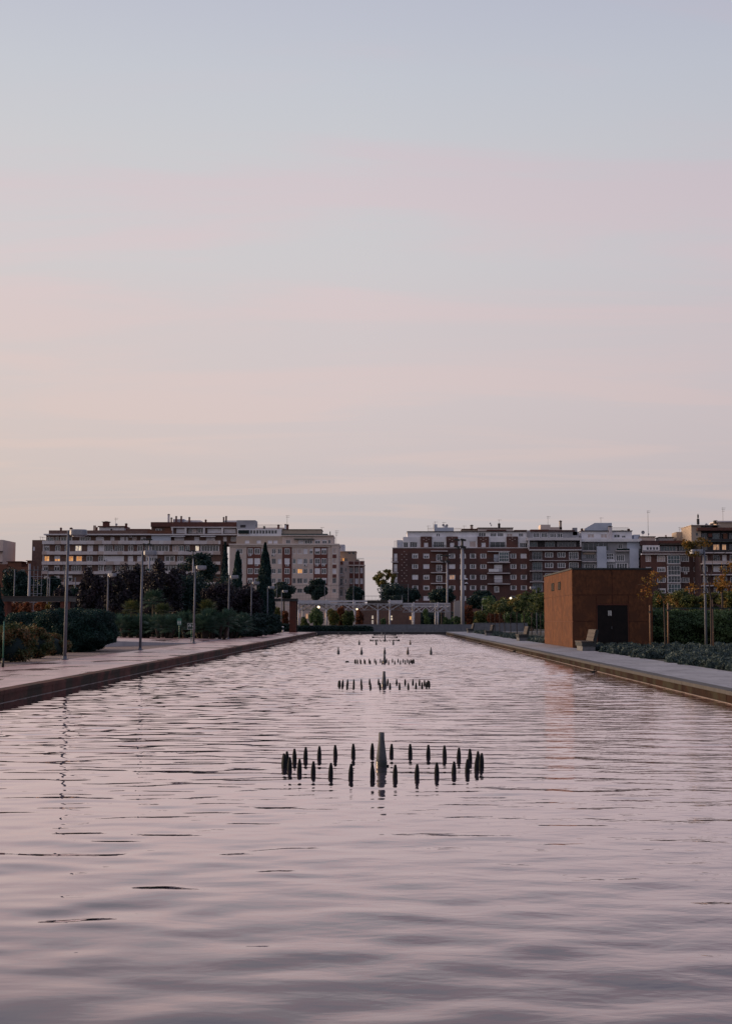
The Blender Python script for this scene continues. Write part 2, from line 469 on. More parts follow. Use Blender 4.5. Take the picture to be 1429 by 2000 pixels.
class MB:
    def __init__(s):
        s.v, s.f = [], []

    def box(s, x0, x1, y0, y1, z0, z1):
        k = len(s.v)
        s.v += [(x0, y0, z0), (x1, y0, z0), (x1, y1, z0), (x0, y1, z0), (x0, y0, z1), (x1, y0, z1), (x1, y1, z1), (x0, y1, z1)]
        s.f += [tuple(k + i for i in q) for q in ((0, 3, 2, 1), (4, 5, 6, 7), (0, 1, 5, 4), (1, 2, 6, 5), (2, 3, 7, 6), (3, 0, 4, 7))]
        return s

    def tube(s, p, q, r0, r1=None, n=8, cap=True):
        r1 = r0 if r1 is None else r1
        p, q = Vector(p), Vector(q)
        d = (q - p).normalized()
        a = d.cross(Vector((0, 0, 1)) if abs(d.z) < 0.95 else Vector((1, 0, 0))).normalized()
        b = d.cross(a)
        k = len(s.v)
        for c, r in ((p, r0), (q, r1)):
            for i in range(n):
                t = 2 * math.pi * i / n
                s.v.append(tuple(c + a * (r * math.cos(t)) + b * (r * math.sin(t))))
        for i in range(n):
            j = (i + 1) % n
            s.f.append((k + i, k + n + i, k + n + j, k + j))
        if cap:
            s.f.append(tuple(k + i for i in range(n)))
            s.f.append(tuple(k + n + i for i in reversed(range(n))))
        return s

    def lathe(s, prof, n=16, c=(0, 0, 0)):
        k = len(s.v)
        for r, z in prof:
            for i in range(n):
                t = 2 * math.pi * i / n
                s.v.append((c[0] + r * math.cos(t), c[1] + r * math.sin(t), c[2] + z))
        for j in range(len(prof) - 1):
            for i in range(n):
                a, b = k + j * n + i, k + j * n + (i + 1) % n
                s.f.append((a, b, b + n, a + n))
        s.f.append(tuple(k + i for i in reversed(range(n))))
        e = k + (len(prof) - 1) * n
        s.f.append(tuple(e + i for i in range(n)))
        return s

    def prism(s, pts, y0, y1):
        """outline in x,z extruded along y"""
        k, n = len(s.v), len(pts)
        s.v += [(x, y0, z) for x, z in pts] + [(x, y1, z) for x, z in pts]
        s.f.append(tuple(k + i for i in range(n)))
        s.f.append(tuple(k + n + i for i in reversed(range(n))))
        for i in range(n):
            j = (i + 1) % n
            s.f.append((k + i, k + n + i, k + n + j, k + j))
        return s

    def mesh(s, name, mat, smooth=False):
        me = bpy.data.meshes.new(name)
        me.from_pydata(s.v, [], s.f)
        if mat:
            me.materials.append(M[mat])
        if smooth:
            me.polygons.foreach_set('use_smooth', [True] * len(me.polygons))
        me.update()
        return me

    def build(s, name, mat, parent=None, smooth=False, loc=None):
        o = bpy.data.objects.new(name, s.mesh(name, mat, smooth))
        col.objects.link(o)
        if parent:
            o.parent = parent
        if loc:
            o.location = loc
        return o


def tag(o, label, cat=None, group=None, kind=None):
    o['label'] = label
    if cat:
        o['category'] = cat
    if group:
        o['group'] = group
    if kind:
        o['kind'] = kind
    return o


def thing(name, label, cat, loc=(0, 0, 0), group=None, rotz=0.0):
    o = bpy.data.objects.new(name, None)
    o.empty_display_size = 0.3
    o.location = loc
    o.rotation_euler = (0, 0, rotz)
    col.objects.link(o)
    return tag(o, label, cat, group)


def copy_tree(o, parent=None):
    c = o.copy()
    col.objects.link(c)
    c.parent = parent
    for ch in list(o.children):
        copy_tree(ch, c)
    return c


def obj(name, me, parent=None, loc=None, scale=None):
    o = bpy.data.objects.new(name, me)
    col.objects.link(o)
    if parent:
        o.parent = parent
    if loc:
        o.location = loc
    if scale:
        o.scale = scale
    return o


def PX(px, Y):
    return (px - 752) * Y / 2500.0


def PZ(py, Y):
    return EYE + (1210 - py) * Y / 2500.0


# ------------------------------------------------------------------ ground, paths, water


def sheet(name, pts, mat, label, z=0.0):
    me = bpy.data.meshes.new(name)
    v = [(p[0], p[1], p[2] if len(p) > 2 else z) for p in pts]
    me.from_pydata(v, [], [tuple(range(len(v)))])
    me.materials.append(M[mat])
    o = bpy.data.objects.new(name, me)
    col.objects.link(o)
    return tag(o, label, kind='structure')


g = bpy.data.meshes.new('ground')
B_ = 2600
gx = [-B_, XL - 0.3, XR + 0.3, B_]
gy = [-B_, YN - 0.3, YF + 0.3, B_]
gv = [(x, y, -0.03) for y in gy for x in gx]
gf = [(j * 4 + i, j * 4 + i + 1, j * 4 + i + 5, j * 4 + i + 4) for j in range(3) for i in range(3) if not (i == 1 and j == 1)]
g.from_pydata(gv, [], gf)
g.materials.append(M['soil'])
ground = obj('ground', g)
tag(ground, 'bare park ground with soil and thin grass around the pool', kind='structure')

PW = -12.05
sheet('gravel_bed', [(-40, 20), (PW, 20), (PW, 80), (-40, 80)], 'gravel', 'strip of brown gravel between the left path and the shrubs', -0.012)
sheet('path_left', [(PW, -12), (XL - 0.32, -12), (XL - 0.32, YF + 3), (PW, YF + 3)], 'paving_left', 'wet pinkish stone path along the left side of the pool', 0.0)
sheet('path_plaza_left', [(-30, 80.5), (PW - 0.004, 80.5), (PW - 0.004, 101), (-30, 101)], 'paving_left', 'pink paved area branching off the left path by the raised terrace', -0.004)
sheet('path_right', [(XR + 0.32, -12), (10.0, -12), (10.0, YF + 3), (XR + 0.32, YF + 3)], 'paving_right', 'pale grey stone path along the right side of the pool', 0.0)
sheet('path_near', [(XL - 0.3, -12), (XR + 0.3, -12), (XR + 0.3, YN - 0.32), (XL - 0.3, YN - 0.32)], 'paving_right', 'grey paving at the near end of the pool', 0.0)
sheet('path_far', [(-30, YF + 3.004), (30, YF + 3.004), (30, YF + 8), (-30, YF + 8)], 'paving_right', 'grey paving beyond the far end of the pool', 0.0)

# water surface with a gentle real swell; finer ripples are in the material


WAVE_SLOPE = 0.0086


def water():
    ys = np.concatenate([np.arange(YN, 50, 0.042), np.arange(50, 90, 0.055), np.arange(90, YF, 0.08), [YF]])
    xs = np.linspace(XL, XR, 172)
    X, Y = np.meshgrid(xs, ys)
    Z = np.zeros_like(X)
    r = np.random.default_rng(5)
    for k in range(60):
        lam = 0.22 * (1.15 / 0.22) ** r.uniform(0, 1)
        th = r.normal(0.04, 0.36)
        slope = WAVE_SLOPE * r.uniform(0.5, 1.4) * (lam / 0.6) ** -0.1
        a = slope * lam / (2 * math.pi)
        # each wave train comes in groups
        gx, gy, gp = r.uniform(-.25, .25), r.uniform(-.35, .35), r.uniform(0, 6.28)
        env = 0.55 + 0.45 * np.sin(gx * X + gy * Y + gp)
        Z += a * env * np.sin((X * math.sin(th) + Y * math.cos(th)) * 2 * math.pi / lam + r.uniform(0, 6.28) + 0.8 * np.sin(gy * 1.7 * X + gx * Y))
    # sheltered strips close to the kerbs
    edge = np.clip(np.minimum(X - XL, XR - X) / 1.6, 0.15, 1)
    Z *= edge * (1 + (1.7 - 1.1 * np.clip(-X / 5, 0, 1)) * np.clip((Y - 16) / 30, 0, 1)) * (1 + 0.35 * np.clip(-X / 6, -.4, 1))
    Z *= 0.80 + 0.20 * np.clip((Y - 9) / 7, 0, 1)
    # shorter patchy swell close to the near wall
    near = np.clip((12.5 - Y) / 5.0, 0, 1)
    for k in range(26):
        lam = r.uniform(0.35, 1.1)
        th = r.uniform(-1.3, 1.3)
        a = 0.0085 * lam / (2 * math.pi) * r.uniform(.5, 1.4)
        Z += near * a * np.sin((X * math.sin(th) + Y * math.cos(th)) * 2 * math.pi / lam + r.uniform(0, 6.28))
    ny, nx = X.shape
    v = np.stack([X, Y, Z + WZ], -1).reshape(-1, 3)
    me = bpy.data.meshes.new('water')
    idx = np.arange(ny * nx).reshape(ny, nx)
    f = np.stack([idx[:-1, :-1], idx[:-1, 1:], idx[1:, 1:], idx[1:, :-1]], -1).reshape(-1, 4)
    me.vertices.add(len(v))
    me.vertices.foreach_set('co', v.ravel().astype(np.float32))
    me.loops.add(f.size)
    me.loops.foreach_set('vertex_index', f.ravel().astype(np.int32))
    me.polygons.add(len(f))
    me.polygons.foreach_set('loop_start', np.arange(0, f.size, 4, dtype=np.int32))
    me.polygons.foreach_set('use_smooth', np.ones(len(f), dtype=bool))
    me.update()
    me.materials.append(M['water'])
    o = obj('water', me)
    tag(o, 'rippled pool water reflecting the pink evening sky', kind='structure')


water()

# pool edges: coping blocks with joints over a low wall


def pool_edge(name, label, side, mat, top_mat):
    t = thing(name, label, 'pool edge', ((XL if side < 0 else XR), YN, 0))
    n = 37
    L_ = (YF - YN) / n
    s = side
    m = MB()
    a, b = sorted((0.0, s * 0.24))
    m.box(a, b, 0.012, L_ - 0.012, -0.62, -0.075)
    face = m.mesh('wall_block', mat)
    m = MB()
    a, b = sorted((-s * 0.02, s * 0.315))
    m.box(a, b, 0.006, L_ - 0.006, -0.073, 0.012)
    cop = m.mesh('coping_stone', top_mat)
    m = MB()
    a, b = sorted((-s * 0.035, -s * 0.001))
    m.box(a, b, 0.0, L_, WZ - 0.05, WZ + 0.009)
    led = m.mesh('waterline_strip', 'waterline')
    for i in range(n):
        w = obj('wall_block', face, t, (0, i * L_, 0))
        c = obj('coping_stone', cop, t, (random.uniform(-.004, .004), i * L_, random.uniform(-.003, .003)))
        obj('waterline_strip', led, t, (0, i * L_, 0))
    return t


pool_edge('pool_edge', 'dark brown stone kerb along the left side of the pool', -1, 'kerb_brown', 'kerb_brown')
pool_edge('pool_edge', 'rust brown mossy kerb along the right side of the pool', 1, 'kerb_moss', 'kerb_dark')
t = thing('pool_edge', 'dark stone kerb across the far end of the pool', 'pool edge', (XL, YF, 0))
m = MB()
wd = (XR - XL) / 6
m.box(0.01, wd - 0.01, 0.0, 0.28, -0.6, 0.03)
far_me = m.mesh('wall_block', 'kerb_dark')
m = MB()
m.box(0.005, wd - 0.005, -0.02, 0.32, 0.032, 0.075)
far_cap = m.mesh('coping_stone', 'stone_wall')
for i in range(6):
    obj('wall_block', far_me, t, (i * wd, 0, 0))
    obj('coping_stone', far_cap, t, (i * wd, 0, 0))
t = thing('pool_edge', 'grey stone kerb at the near end of the pool below the viewer', 'pool edge', (XL, YN, 0))
m = MB()
m.box(0.01, wd - 0.01, -0.3, 0.0, -0.6, 0.012)
near_me = m.mesh('wall_block', 'stone_wall')
for i in range(6):
    obj('wall_block', near_me, t, (i * wd, 0, 0))

# ------------------------------------------------------------------ fountains
prof = [(0.010, -0.25), (0.025, -0.23), (0.027, -0.05), (0.028, 0.0), (0.0275, 0.045), (0.024, 0.085), (0.018, 0.118), (0.0135, 0.138), (0.0135, 0.146), (0.008, 0.148)]
pod_me = MB().lathe(prof, 10).mesh('jet_pod', 'jet_dark', True)
cone_prof = [(0.072, -0.25), (0.072, 0.0), (0.070, 0.05)]
collar_me = MB().lathe([(0.062, -0.3), (0.066, -0.02), (0.069, 0.05), (0.066, 0.06), (0.055, 0.062)], 20).mesh('collar', 'jet_collar', True)
cone_me = MB().lathe([(0.058, 0.055), (0.063, 0.058), (0.063, 0.085), (0.054, 0.16), (0.044, 0.24), (0.037, 0.30), (0.035, 0.33), (0.035, 0.392), (0.031, 0.396), (0.024, 0.396), (0.022, 0.37)], 24).mesh('cone', 'jet_cone', True)
stub_me = MB().tube((0.06, 0, 0.005), (0.09, 0, 0.004), 0.010, 0.010, 8).mesh('side_valve', 'jet_dark', True)
rings = [(15.55, 'nearest'), (33.8, 'second'), (51.8, 'third'), (104.0, 'fourth'), (121.5, 'fifth'), (139.0, 'farthest')]
words = {'nearest': 'nearest ring', 'second': 'second ring', 'third': 'third ring', 'fourth': 'fourth ring', 'fifth': 'fifth ring', 'farthest': 'farthest ring'}
num = ['first', 'second', 'third', 'fourth', 'fifth', 'sixth', 'seventh', 'eighth', 'ninth', 'tenth', 'eleventh', 'twelfth', 'thirteenth', 'fourteenth', 'fifteenth', 'sixteenth']
FX = -0.03
for k, (y, w) in enumerate(rings):
    n = 30
    ph = 0.06 + k * 0.05
    for i in range(n):
        a = 2 * math.pi * (i + ph) / n
        half = 'back' if math.sin(a) > 0 else 'front'
        rank = sum(1 for q in range(n) if (math.sin(2 * math.pi * (q + ph) / n) > 0) == (half == 'back') and math.cos(2 * math.pi * (q + ph) / n) < math.cos(a) - 1e-6)
        o = obj('jet_pod', pod_me, None, (FX + 1.19 * math.cos(a), y + 1.19 * math.sin(a), WZ + random.uniform(-.006, .006)))
        o.rotation_euler = (random.uniform(-.03, .03), random.uniform(-.03, .03), 0)
        tag(o, 'black tapered jet, %s from left in the %s half of the %s' % (num[rank], half, words[w]), 'fountain jet', 'jets of the ' + words[w])
    t = thing('fountain_cone', 'grey bottle-shaped nozzle in the middle of the ' + words[w] + ' of jets', 'fountain nozzle', (FX - 0.015 if k == 0 else FX, y - 0.05, WZ))
    obj('collar', collar_me, t)
    obj('cone', cone_me, t)
    obj('side_valve', stub_me, t)
noz_a = MB().lathe([(0.06, -0.2), (0.066, 0.0), (0.066, 0.09), (0.055, 0.15), (0.038, 0.20), (0.030, 0.24), (0.030, 0.33), (0.020, 0.335)], 14)
noz_body = noz_a.mesh('body', 'jet_cone', True)
noz_body2 = noz_a.mesh('body', 'jet_bronze', True)
noz_base = MB().lathe([(0.07, -0.2), (0.075, -0.01), (0.075, 0.03), (0.067, 0.032)], 14).mesh('base_ring', 'jet_collar', True)
ordinal = ['leftmost', 'second from left', 'middle', 'second from right', 'rightmost']
for i in range(5):
    t = thing('fountain_nozzle', ordinal[i] + ' bottle-shaped nozzle in the row of five across the pool', 'fountain nozzle', (FX + (i - 2) * 1.18, 65.5, WZ), 'row of five nozzles')
    obj('body', noz_body2 if i == 3 else noz_body, t)
    obj('base_ring', noz_base, t)
for i, w in enumerate(['leftmost', 'second from left', 'third from left', 'rightmost']):
    t = thing('fountain_nozzle', w + ' bottle-shaped nozzle in the farther row of four', 'fountain nozzle', (FX + (i - 1.5) * 1.19, 89.8, WZ), 'row of four nozzles')
    obj('body', noz_body2 if i == 3 else noz_body, t)
    obj('base_ring', noz_base, t)

# dark fittings lying low in the water along the right kerb and one by the third ring
fit = MB().lathe([(0.05, -0.1), (0.055, 0.0), (0.05, 0.035), (0.03, 0.05), (0.01, 0.055)], 10)
fit.tube((-0.12, 0, 0.03), (0.12, 0, 0.045), 0.022, 0.014, 6).tube((0, 0, 0.03), (0.03, 0, 0.12), 0.018, 0.012, 6)
fit_me = fit.mesh('water_inlet', 'jet_dark', True)
for (px, y, w) in ((1157, 42.6, 'nearest the viewer below the rusty hut'), (1004, 70.0, 'midway along the right kerb'), (937, 93.0, 'farthest along the right kerb')):
    o = obj('water_inlet', fit_me, None, (PX(px, y), y, WZ))
    tag(o, 'small dark water inlet in the pool, ' + w, 'water inlet', 'inlets along the right kerb')
fl = MB().lathe([(0.02, -0.06), (0.075, -0.02), (0.085, 0.02), (0.06, 0.055), (0.02, 0.065)], 12)
o = fl.build('float', 'jet_dark', None, True, (PX(678, 52.5), 52.5, WZ))
o.scale = (1.0, 0.7, 1.0)
tag(o, 'low dark float on the water left of the third fountain ring', 'float')

# ------------------------------------------------------------------ vegetation helpers


def raw_mesh(name, v, f4, mat):
    me = bpy.data.meshes.new(name)
    me.vertices.add(len(v))
    me.vertices.foreach_set('co', np.ascontiguousarray(v, dtype=np.float32).ravel())
    me.loops.add(f4.size)
    me.loops.foreach_set('vertex_index', np.ascontiguousarray(f4, dtype=np.int32).ravel())
    me.polygons.add(len(f4))
    k = f4.shape[1]
    me.polygons.foreach_set('loop_start', np.arange(0, f4.size, k, dtype=np.int32))
    me.update()
    me.materials.append(M[mat])
    return me


def unit(n):
    d = rng.normal(size=(n, 3))
    return d / np.linalg.norm(d, axis=1, keepdims=True)


def leaves(name, pts, size, mat, parent, elong=1.9, up=0.0, loc=(0, 0, 0)):
    """one small rhombic blade for each point"""
    n = len(pts)
    u = unit(n)
    if up:
        u[:, 2] += up
        u /= np.linalg.norm(u, axis=1, keepdims=True)
    w = np.cross(u, unit(n))
    w /= np.linalg.norm(w, axis=1, keepdims=True) + 1e-9
    s = size * rng.uniform(0.6, 1.35, (n, 1))
    a, b = u * s * 0.5 * elong, w * s * 0.5
    v = np.stack([pts - a, pts + b, pts + a, pts - b], 1).reshape(-1, 3)
    f = np.arange(4 * n).reshape(-1, 4)
    me = raw_mesh(name, v, f, mat)
    return obj(name, me, parent, loc)


def crown_pts(n, c, r, nclump=24, cr=0.33, flat=-0.5, shell=0.55):
    """points in clumps that fill an ellipsoid unevenly"""
    c, r = np.array(c, float), np.array(r, float)
    cc = unit(nclump) * (rng.uniform(shell, 1.0, (nclump, 1)) ** 0.6) * 0.8
    cc[:, 2] = np.maximum(cc[:, 2], flat)
    rad = rng.uniform(0.6, 1.25, nclump) * cr
    k = rng.integers(0, nclump, n)
    p = cc[k] + unit(n) * (rng.uniform(0, 1, (n, 1)) ** 0.45) * rad[k][:, None]
    return p * r + c


def tube_path(m, pts, r0, r1, n=6):
    k = len(pts) - 1
    for i in range(k):
        a = r0 + (r1 - r0) * i / k
        b = r0 + (r1 - r0) * (i + 1) / k
        m.tube(pts[i], pts[i + 1], a, b, n, cap=(i == k - 1))


def woody(parent, h, r, top, spread, limbs=6, lean=(0, 0), mat='bark'):
    m = MB()
    a = Vector((0, 0, -0.1))
    b = Vector((lean[0], lean[1], h))
    tube_path(m, [a, a.lerp(b, .5) + Vector((random.uniform(-.05, .05), random.uniform(-.05, .05), 0)), b], r, r * 0.7, 8)
    for i in range(limbs):
        th = 2 * math.pi * i / limbs + random.uniform(-.4, .4)
        s = spread * random.uniform(.5, .85)
        e = Vector((b.x + s * math.cos(th), b.y + s * math.sin(th), h + (top - h) * random.uniform(.45, .85)))
        st = a.lerp(b, random.uniform(.8, 1.0))
        mid = st.lerp(e, .5) + Vector((0, 0, .12 * spread))
        tube_path(m, [st, mid, e], r * .45, r * .1, 5)
    m.build('trunk', mat, parent, True)


def tree(name, label, px, Y, ztop, half_w, zbot, mat, n=6000, size=0.16, group=None, nclump=26, cr=0.34, trunk_r=0.12, depth=None, base_z=0.0, flat=-0.6, cat='tree', shell=0.5, limbs=7):
    x = PX(px, Y)
    t = thing(name, label, cat, (x, Y, base_z), group)
    zc = (ztop + zbot) / 2 - base_z
    woody(t, max(0.3, zbot - base_z + 0.15 * (ztop - zbot)), trunk_r, ztop - base_z, half_w, limbs)
    p = crown_pts(n, (0, 0, zc), (half_w, depth or half_w, (ztop - zbot) / 2), nclump, cr, flat, shell)
    leaves('crown', p, size, mat, t)
    return t


def cypress(label, px, Y, ztop, half_w, n=14000, zbot=0.3, size=0.11, power=0.8, seed=0):
    t = thing('cypress_tree', label, 'tree', (PX(px, Y), Y, 0), 'cypresses')
    MB().tube((0, 0, -.1), (0, 0, zbot + 1.2), 0.13, 0.10, 8).build('trunk', 'bark', t, True)
    tt = rng.uniform(0, 1, n) ** 1.25
    ang = rng.uniform(0, 2 * math.pi, n)
    prof_ = np.minimum(1.0, (tt / 0.14) ** 0.6) * (1 - tt ** 1.9) ** power
    lob = 1 + 0.16 * np.sin(ang * 3 + tt * 14 + seed) + 0.10 * np.sin(ang * 5 - tt * 31 + seed)
    r = half_w * prof_ * lob * rng.uniform(0.62, 1.04, n)
    z = zbot + (ztop - zbot) * tt
    p = np.stack([r * np.cos(ang), r * np.sin(ang), z], 1)
    leaves('crown', p, size, 'leaf_cypress', t, 2.6, up=1.4)
    core = MB().lathe([(half_w * .68 * q, zbot + (ztop - zbot) * s) for s, q in ((0.02, .4), (.12, .88), (.35, .9), (.6, .68), (.8, .4), (.93, .1))], 12)
    core.build('core_or_branches', 'hedge_inner', t, True)  # solid dark core added to stop gaps showing through, not branches
    return t


def hedge(name, label, c, r, n, size, mat, group=None, power=3.0, cat='hedge', rough=0.10, rotz=0.0):
    """clipped hedge: a dense skin of leaves on a rounded block"""
    t = thing(name, label, cat, (c[0], c[1], 0), group, rotz)
    d = unit(n)
    q = (np.abs(d) ** power).sum(1) ** (-1 / power)
    p = d * q[:, None]
    # uneven surface
    bumps = 1 + rough * (np.sin(p[:, 0] * 5.1 + 1) * np.sin(p[:, 2] * 6.3) + 0.7 * np.sin(p[:, 0] * 13 + p[:, 2] * 9) * np.sin(p[:, 1] * 7))
    p = p * (bumps * rng.uniform(0.86, 1.03, n))[:, None]
    p = p * np.array(r) + np.array((0, 0, c[2]))
    p = p[p[:, 2] > 0.0]
    leaves('foliage', p, size, mat, t, 1.7)
    # solid dark body added inside so the hedge is not see-through
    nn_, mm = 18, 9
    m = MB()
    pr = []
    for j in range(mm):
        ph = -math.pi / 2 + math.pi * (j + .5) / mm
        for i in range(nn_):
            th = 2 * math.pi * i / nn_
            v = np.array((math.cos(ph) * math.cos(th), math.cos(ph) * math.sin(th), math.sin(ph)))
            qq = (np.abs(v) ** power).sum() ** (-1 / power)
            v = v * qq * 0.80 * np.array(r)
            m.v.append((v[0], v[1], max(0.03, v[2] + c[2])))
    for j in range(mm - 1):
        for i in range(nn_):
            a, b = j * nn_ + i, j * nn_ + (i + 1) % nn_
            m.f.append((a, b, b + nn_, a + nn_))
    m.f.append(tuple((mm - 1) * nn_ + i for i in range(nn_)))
    m.build('core_or_branches', 'hedge_inner', t, True)
    return t


def fan_leaf(m, base, dirv, L_, R_, segs=13, droop=0.25):
    d = Vector(dirv).normalized()
    side = d.cross(Vector((0, 0, 1)))
    if side.length < 1e-3:
        side = Vector((1, 0, 0))
    side.normalize()
    nrm = side.cross(d).normalized()
    hub = Vector(base) + d * L_
    m.tube(base, hub, 0.014, 0.008, 4, cap=False)
    for i in range(segs):
        a = math.radians(-105 + 210 * i / (segs - 1))
        v = (d * math.cos(a) + side * math.sin(a)).normalized()
        ln = R_ * random.uniform(.8, 1.05) * (0.75 + 0.25 * math.cos(a))
        tip = hub + v * ln + nrm * (-droop * ln * abs(math.sin(a)) * 0.6) + Vector((0, 0, -droop * ln * 0.35))
        mid = hub + v * ln * 0.55
        w = v.cross(nrm).normalized() * ln * 0.062
        k = len(m.v)
        m.v += [tuple(hub), tuple(mid + w), tuple(tip), tuple(mid - w)]
        m.f.append((k, k + 1, k + 2, k + 3))


def fan_palm(name, label, px, Y, z_hub, trunk_h, nleaf, L_, R_, mat, group, base_z=0.0, spread=1.0, heads=1):
    t = thing(name, label, 'palm', (PX(px, Y), Y, base_z), group)
    m = MB()
    for h_ in range(heads):
        off = Vector((random.uniform(-1, 1), random.uniform(-.6, .6), 0)) * (0.75 * spread if heads > 1 else 0)
        hh = trunk_h * random.uniform(.75, 1.1) if heads > 1 else trunk_h
        tr = MB()
        tube_path(tr, [Vector((0, 0, -.1)) + off * .6, off + Vector((0, 0, hh))], 0.13, 0.11, 8)
        tr.build('trunk', 'bark', t, True)
        for i in range(nleaf):
            a = i * 2.399963 + random.uniform(-.3, .3)
            e = math.radians(78 - 105 * (i / nleaf) + random.uniform(-8, 8))
            d = (math.cos(a) * math.cos(e), math.sin(a) * math.cos(e), math.sin(e))
            fan_leaf(m, off + Vector((0, 0, hh)), d, L_ * random.uniform(.8, 1.1), R_ * random.uniform(.85, 1.1))
    m.build('fronds', mat, t)
    return t


# ------------------------------------------------------------------ apartment blocks
frame_cache = {}


def frame_mesh(bars, t=0.075, side=None, rails=0, mat='white_paint'):
    key = (bars, t, side, rails, mat)
    if key not in frame_cache:
        m = MB()
        sd = side or t
        d0, d1 = -0.05, 0.05
        m.box(-.5, -.5 + sd, d0, d1, -.5, .5).box(.5 - sd, .5, d0, d1, -.5, .5)
        m.box(-.5 + sd, .5 - sd, d0, d1, -.5, -.5 + t).box(-.5 + sd, .5 - sd, d0, d1, .5 - t, .5)
        w = t * 0.8 / max(1, bars) ** .5
        for i in range(bars):
            c = -.5 + sd + (1 - 2 * sd) * (i + 1) / (bars + 1)
            m.box(c - w / 2, c + w / 2, d0 + .004, d1 - .004, -.5 + t, .5 - t)
        for i in range(rails):
            c = -.5 + (i + 1) / (rails + 1)
            m.box(-.5 + sd, .5 - sd, d0 + .008, d1 - .008, c - t * .35, c + t * .35)
        frame_cache[key] = m.mesh('window', mat)
    return frame_cache[key]


unit_cache = {}


def unit_box(mat):
    if mat not in unit_cache:
        unit_cache[mat] = MB().box(-.5, .5, -.02, .02, -.5, .5).mesh('panel', mat)
    return unit_cache[mat]


